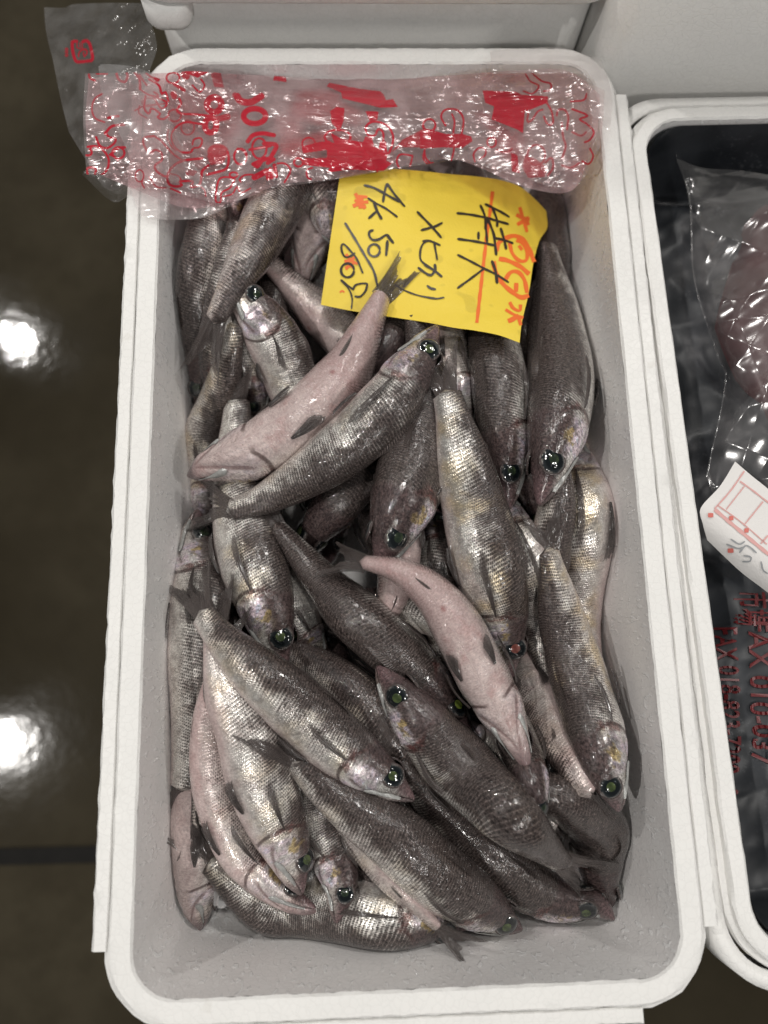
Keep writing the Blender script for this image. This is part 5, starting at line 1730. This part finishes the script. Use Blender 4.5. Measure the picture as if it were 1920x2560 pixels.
def build_right():
    BLACK = M_blackbag()
    nx, ny = 110, 190
    hx, hy = R_HX - 0.0015, R_HY - 0.0015
    X, Y = np.meshgrid(np.linspace(-hx, hx, nx), np.linspace(-hy, hy, ny), indexing='ij')
    e = np.minimum(hx - np.abs(X), (hy - np.abs(Y)))
    far = np.clip((Y - (hy - 0.06)) / 0.05, 0, 1)
    Z = -0.004 - 0.046 * np.clip(e / 0.012, 0, 1) ** 0.8 + 0.012 * np.clip((e - 0.015) / 0.05, 0, 1)
    Z = Z - 0.020 * far * np.clip(e / 0.006, 0, 1)
    Z = Z + np.clip(e / 0.01, 0, 1) * crumple(X, Y, 41, 18, 1.6, 0.01, 0.08)
    # round the corners to stay inside the tub
    r = 0.026
    cxv = np.maximum(np.abs(X) - (hx - r), 0)
    cyv = np.maximum(np.abs(Y) - (hy - r), 0)
    d = np.hypot(cxv, cyv)
    k = np.where(d > r, r / np.maximum(d, 1e-9), 1.0)
    both = (cxv > 0) & (cyv > 0)
    X2 = np.where(both, np.sign(X) * (hx - r + cxv * k), X)
    Y2 = np.where(both, np.sign(Y) * (hy - r + cyv * k), Y)
    P = np.stack([rc[0] + _n[0] * X2 + _m[0] * Y2, rc[1] + _n[1] * X2 + _m[1] * Y2, Z - 0.004], -1)
    bag = empty('black_bag', (rc[0], rc[1], -0.05))
    mesh_obj('black_sheet', P.reshape(-1, 3), grid_faces(nx, ny), BLACK, bag)
    # red lettering printed on it, running down the sheet
    red = M_simple('dull_red_print', (0.13, 0.012, 0.014), 0.35, 0, 0.5, 300)

    def letters(txt, px, py, px2, py2, size, bold=0.0006):
        cu = bpy.data.curves.new('red_lettering', 'FONT')
        cu.body = txt
        cu.size = size
        cu.extrude = 0.0002
        cu.offset = bold * 0.3
        tmp = bpy.data.objects.new('tmp_text', cu)
        col.objects.link(tmp)
        dg = bpy.context.evaluated_depsgraph_get()
        me = bpy.data.meshes.new_from_object(tmp.evaluated_get(dg))
        bpy.data.objects.remove(tmp)
        a = at_z(float(px), float(py), -0.030)
        b = at_z(float(px2), float(py2), -0.030)
        tx = (b - a) / np.linalg.norm(b - a)
        up = np.array([-tx[1], tx[0], 0])
        vs = np.array([v.co[:] for v in me.vertices])
        sc = np.linalg.norm(b - a) / max(vs[:, 0].max(), 1e-6)
        W = a + tx * (vs[:, :1] * sc) + up * vs[:, 1:2]
        # settle on the sheet
        lx = (W[:, :2] - rc) @ _n
        ly = (W[:, :2] - rc) @ _m
        ii = np.clip(((lx + hx) / (2 * hx) * (nx - 1)).astype(int), 0, nx - 1)
        jj = np.clip(((ly + hy) / (2 * hy) * (ny - 1)).astype(int), 0, ny - 1)
        W[:, 2] = P[ii, jj, 2] + 0.0018 + vs[:, 2]
        mesh_obj('red_lettering', W, [list(p.vertices) for p in me.polygons], red, bag, False)

    letters('FAX 018-823-7200', 1822, 1560, 1846, 1945, 0.016)
    letters('FAX 010-037', 1898, 1545, 1920, 1920, 0.016)
    letters('O', 1850, 1985, 1852, 2005, 0.014)
    letters('市場', 1870, 1470, 1874, 1560, 0.022)
    props(bag, 'black plastic liner with dull red lettering in the right-hand box', 'bag')

    # clear bag of dark red meat
    X, Y = coons([(1690, 395), (1760, 420), (1880, 430), (2130, 480)], [(1765, 1190), (1800, 1250), (1920, 1280), (2140, 1270)],
                 [(1690, 395), (1722, 500), (1735, 700), (1790, 880), (1812, 960), (1765, 1190)], [(2130, 480), (2160, 800), (2140, 1270)], 150, 220)
    Pm = at_z(X, Y, np.full(X.shape, -0.03))
    u = np.linspace(0, 1, 150)[:, None]
    v = np.linspace(0, 1, 220)[None, :]
    Zt = -0.040 + 0.026 * np.sin(np.clip(u, 0.01, 0.99) * math.pi) ** 0.6 * np.sin(math.pi * np.clip(v, 0.02, 0.98)) ** 0.5
    cr = crumple(Pm[..., 0], Pm[..., 1], 55, 14, 1.0, 0.012, 0.07, 0.2)
    mb = empty('meat_bag', tuple(at_z(1880.0, 850.0, -0.045)))
    Xm, Ym = coons([(1862, 560), (1930, 510), (2080, 560)], [(1900, 1080), (1980, 1130), (2090, 1100)],
                   [(1862, 560), (1795, 780), (1800, 860), (1900, 1080)], [(2080, 560), (2110, 800), (2090, 1100)], 60, 90)
    um = np.linspace(0, 1, 60)[:, None]
    vm = np.linspace(0, 1, 90)[None, :]
    Zm = -0.046 + 0.020 * np.sin(np.clip(um, 0.01, 0.99) * math.pi) ** 0.6 * np.sin(math.pi * np.clip(vm, 0.02, 0.98)) ** 0.5
    meat = M_simple('dark_meat', (0.065, 0.010, 0.013), 0.35, 0, 0.7, 45, 0.4)
    sheet('contents', Xm, Ym, Zm, meat, mb, 0.012)
    sheet('film', X, Y, Zt + np.maximum(cr, -0.003) + 0.004, M_film('meat_film', 0.03), mb, 0.0001, {'ink': np.zeros(X.shape)})
    props(mb, 'clear plastic bag of dark red meat on the black liner', 'bag')

    # white slip of paper with red rules, curled over
    def zp(px, py):
        px = np.asarray(px, float)
        py = np.asarray(py, float)
        d = ((px - 1838) * -0.62 + (py - 1160) * 0.78)          # distance down across the curl
        return -0.010 - 0.014 * np.clip((d - 120) / 90, 0, 1.2) ** 2
    slip = empty('paper_slip', tuple(at_z(1860.0, 1260.0, -0.02)))
    X, Y = coons([(1838, 1154), (1880, 1190), (1920, 1222), (2000, 1290)], [(1768, 1350), (1850, 1428), (1920, 1482), (2010, 1560)],
                 [(1838, 1154), (1800, 1215), (1752, 1270), (1757, 1310), (1768, 1350)], [(2000, 1290), (2005, 1420), (2010, 1560)], 40, 40)
    sheet('paper', X, Y, zp(X, Y), M_paper('white_paper', (0.74, 0.72, 0.70), (0.70, 0.68, 0.66)), slip, 0.0003)
    pr = M_simple('pink_rule', (0.66, 0.36, 0.34), 0.5)
    rd = M_simple('red_dot', (0.62, 0.16, 0.13), 0.5)
    gy = M_simple('grey_pen', (0.30, 0.31, 0.32), 0.5)
    S_ = lambda pts: [(1700 + x * 0.1808, 1100 + y * 0.1808) for x, y in pts]
    for p, w in (([(890, 430), (700, 700), (480, 950)], 4), ([(480, 960), (800, 1230), (1200, 1560), (1500, 1800)], 9), ([(830, 570), (1010, 700), (1217, 860), (1500, 1060)], 4),
                 ([(890, 640), (640, 960)], 3), ([(1150, 850), (900, 1160)], 3.5), ([(520, 900), (840, 1130), (1200, 1440)], 3), ([(1217, 1320), (1120, 1430)], 4)):
        ribbon('rule', S_(p), w, zp, 0.0005, pr, slip, False)
    for cx, cy, r_ in ((425, 1040, 36), (710, 1080, 30), (920, 1250, 30), (700, 1530, 40)):
        ribbon('dot', S_([(cx - r_, cy), (cx, cy), (cx + r_, cy)]), 10, zp, 0.0008, rd, slip, False)
    for p in ([(700, 1370), (820, 1440), (900, 1400)], [(640, 1440), (800, 1500), (880, 1480)], [(820, 1560), (920, 1460), (1060, 1560)], [(880, 1600), (980, 1620), (960, 1680), (860, 1680)], [(1120, 1680), (1150, 1800), (1217, 1850)]):
        ribbon('handwriting', S_(p), 4, zp, 0.0006, gy, slip)
    props(slip, 'white paper slip with pink ruled lines curled in the black-lined box', 'paper')


build_right()
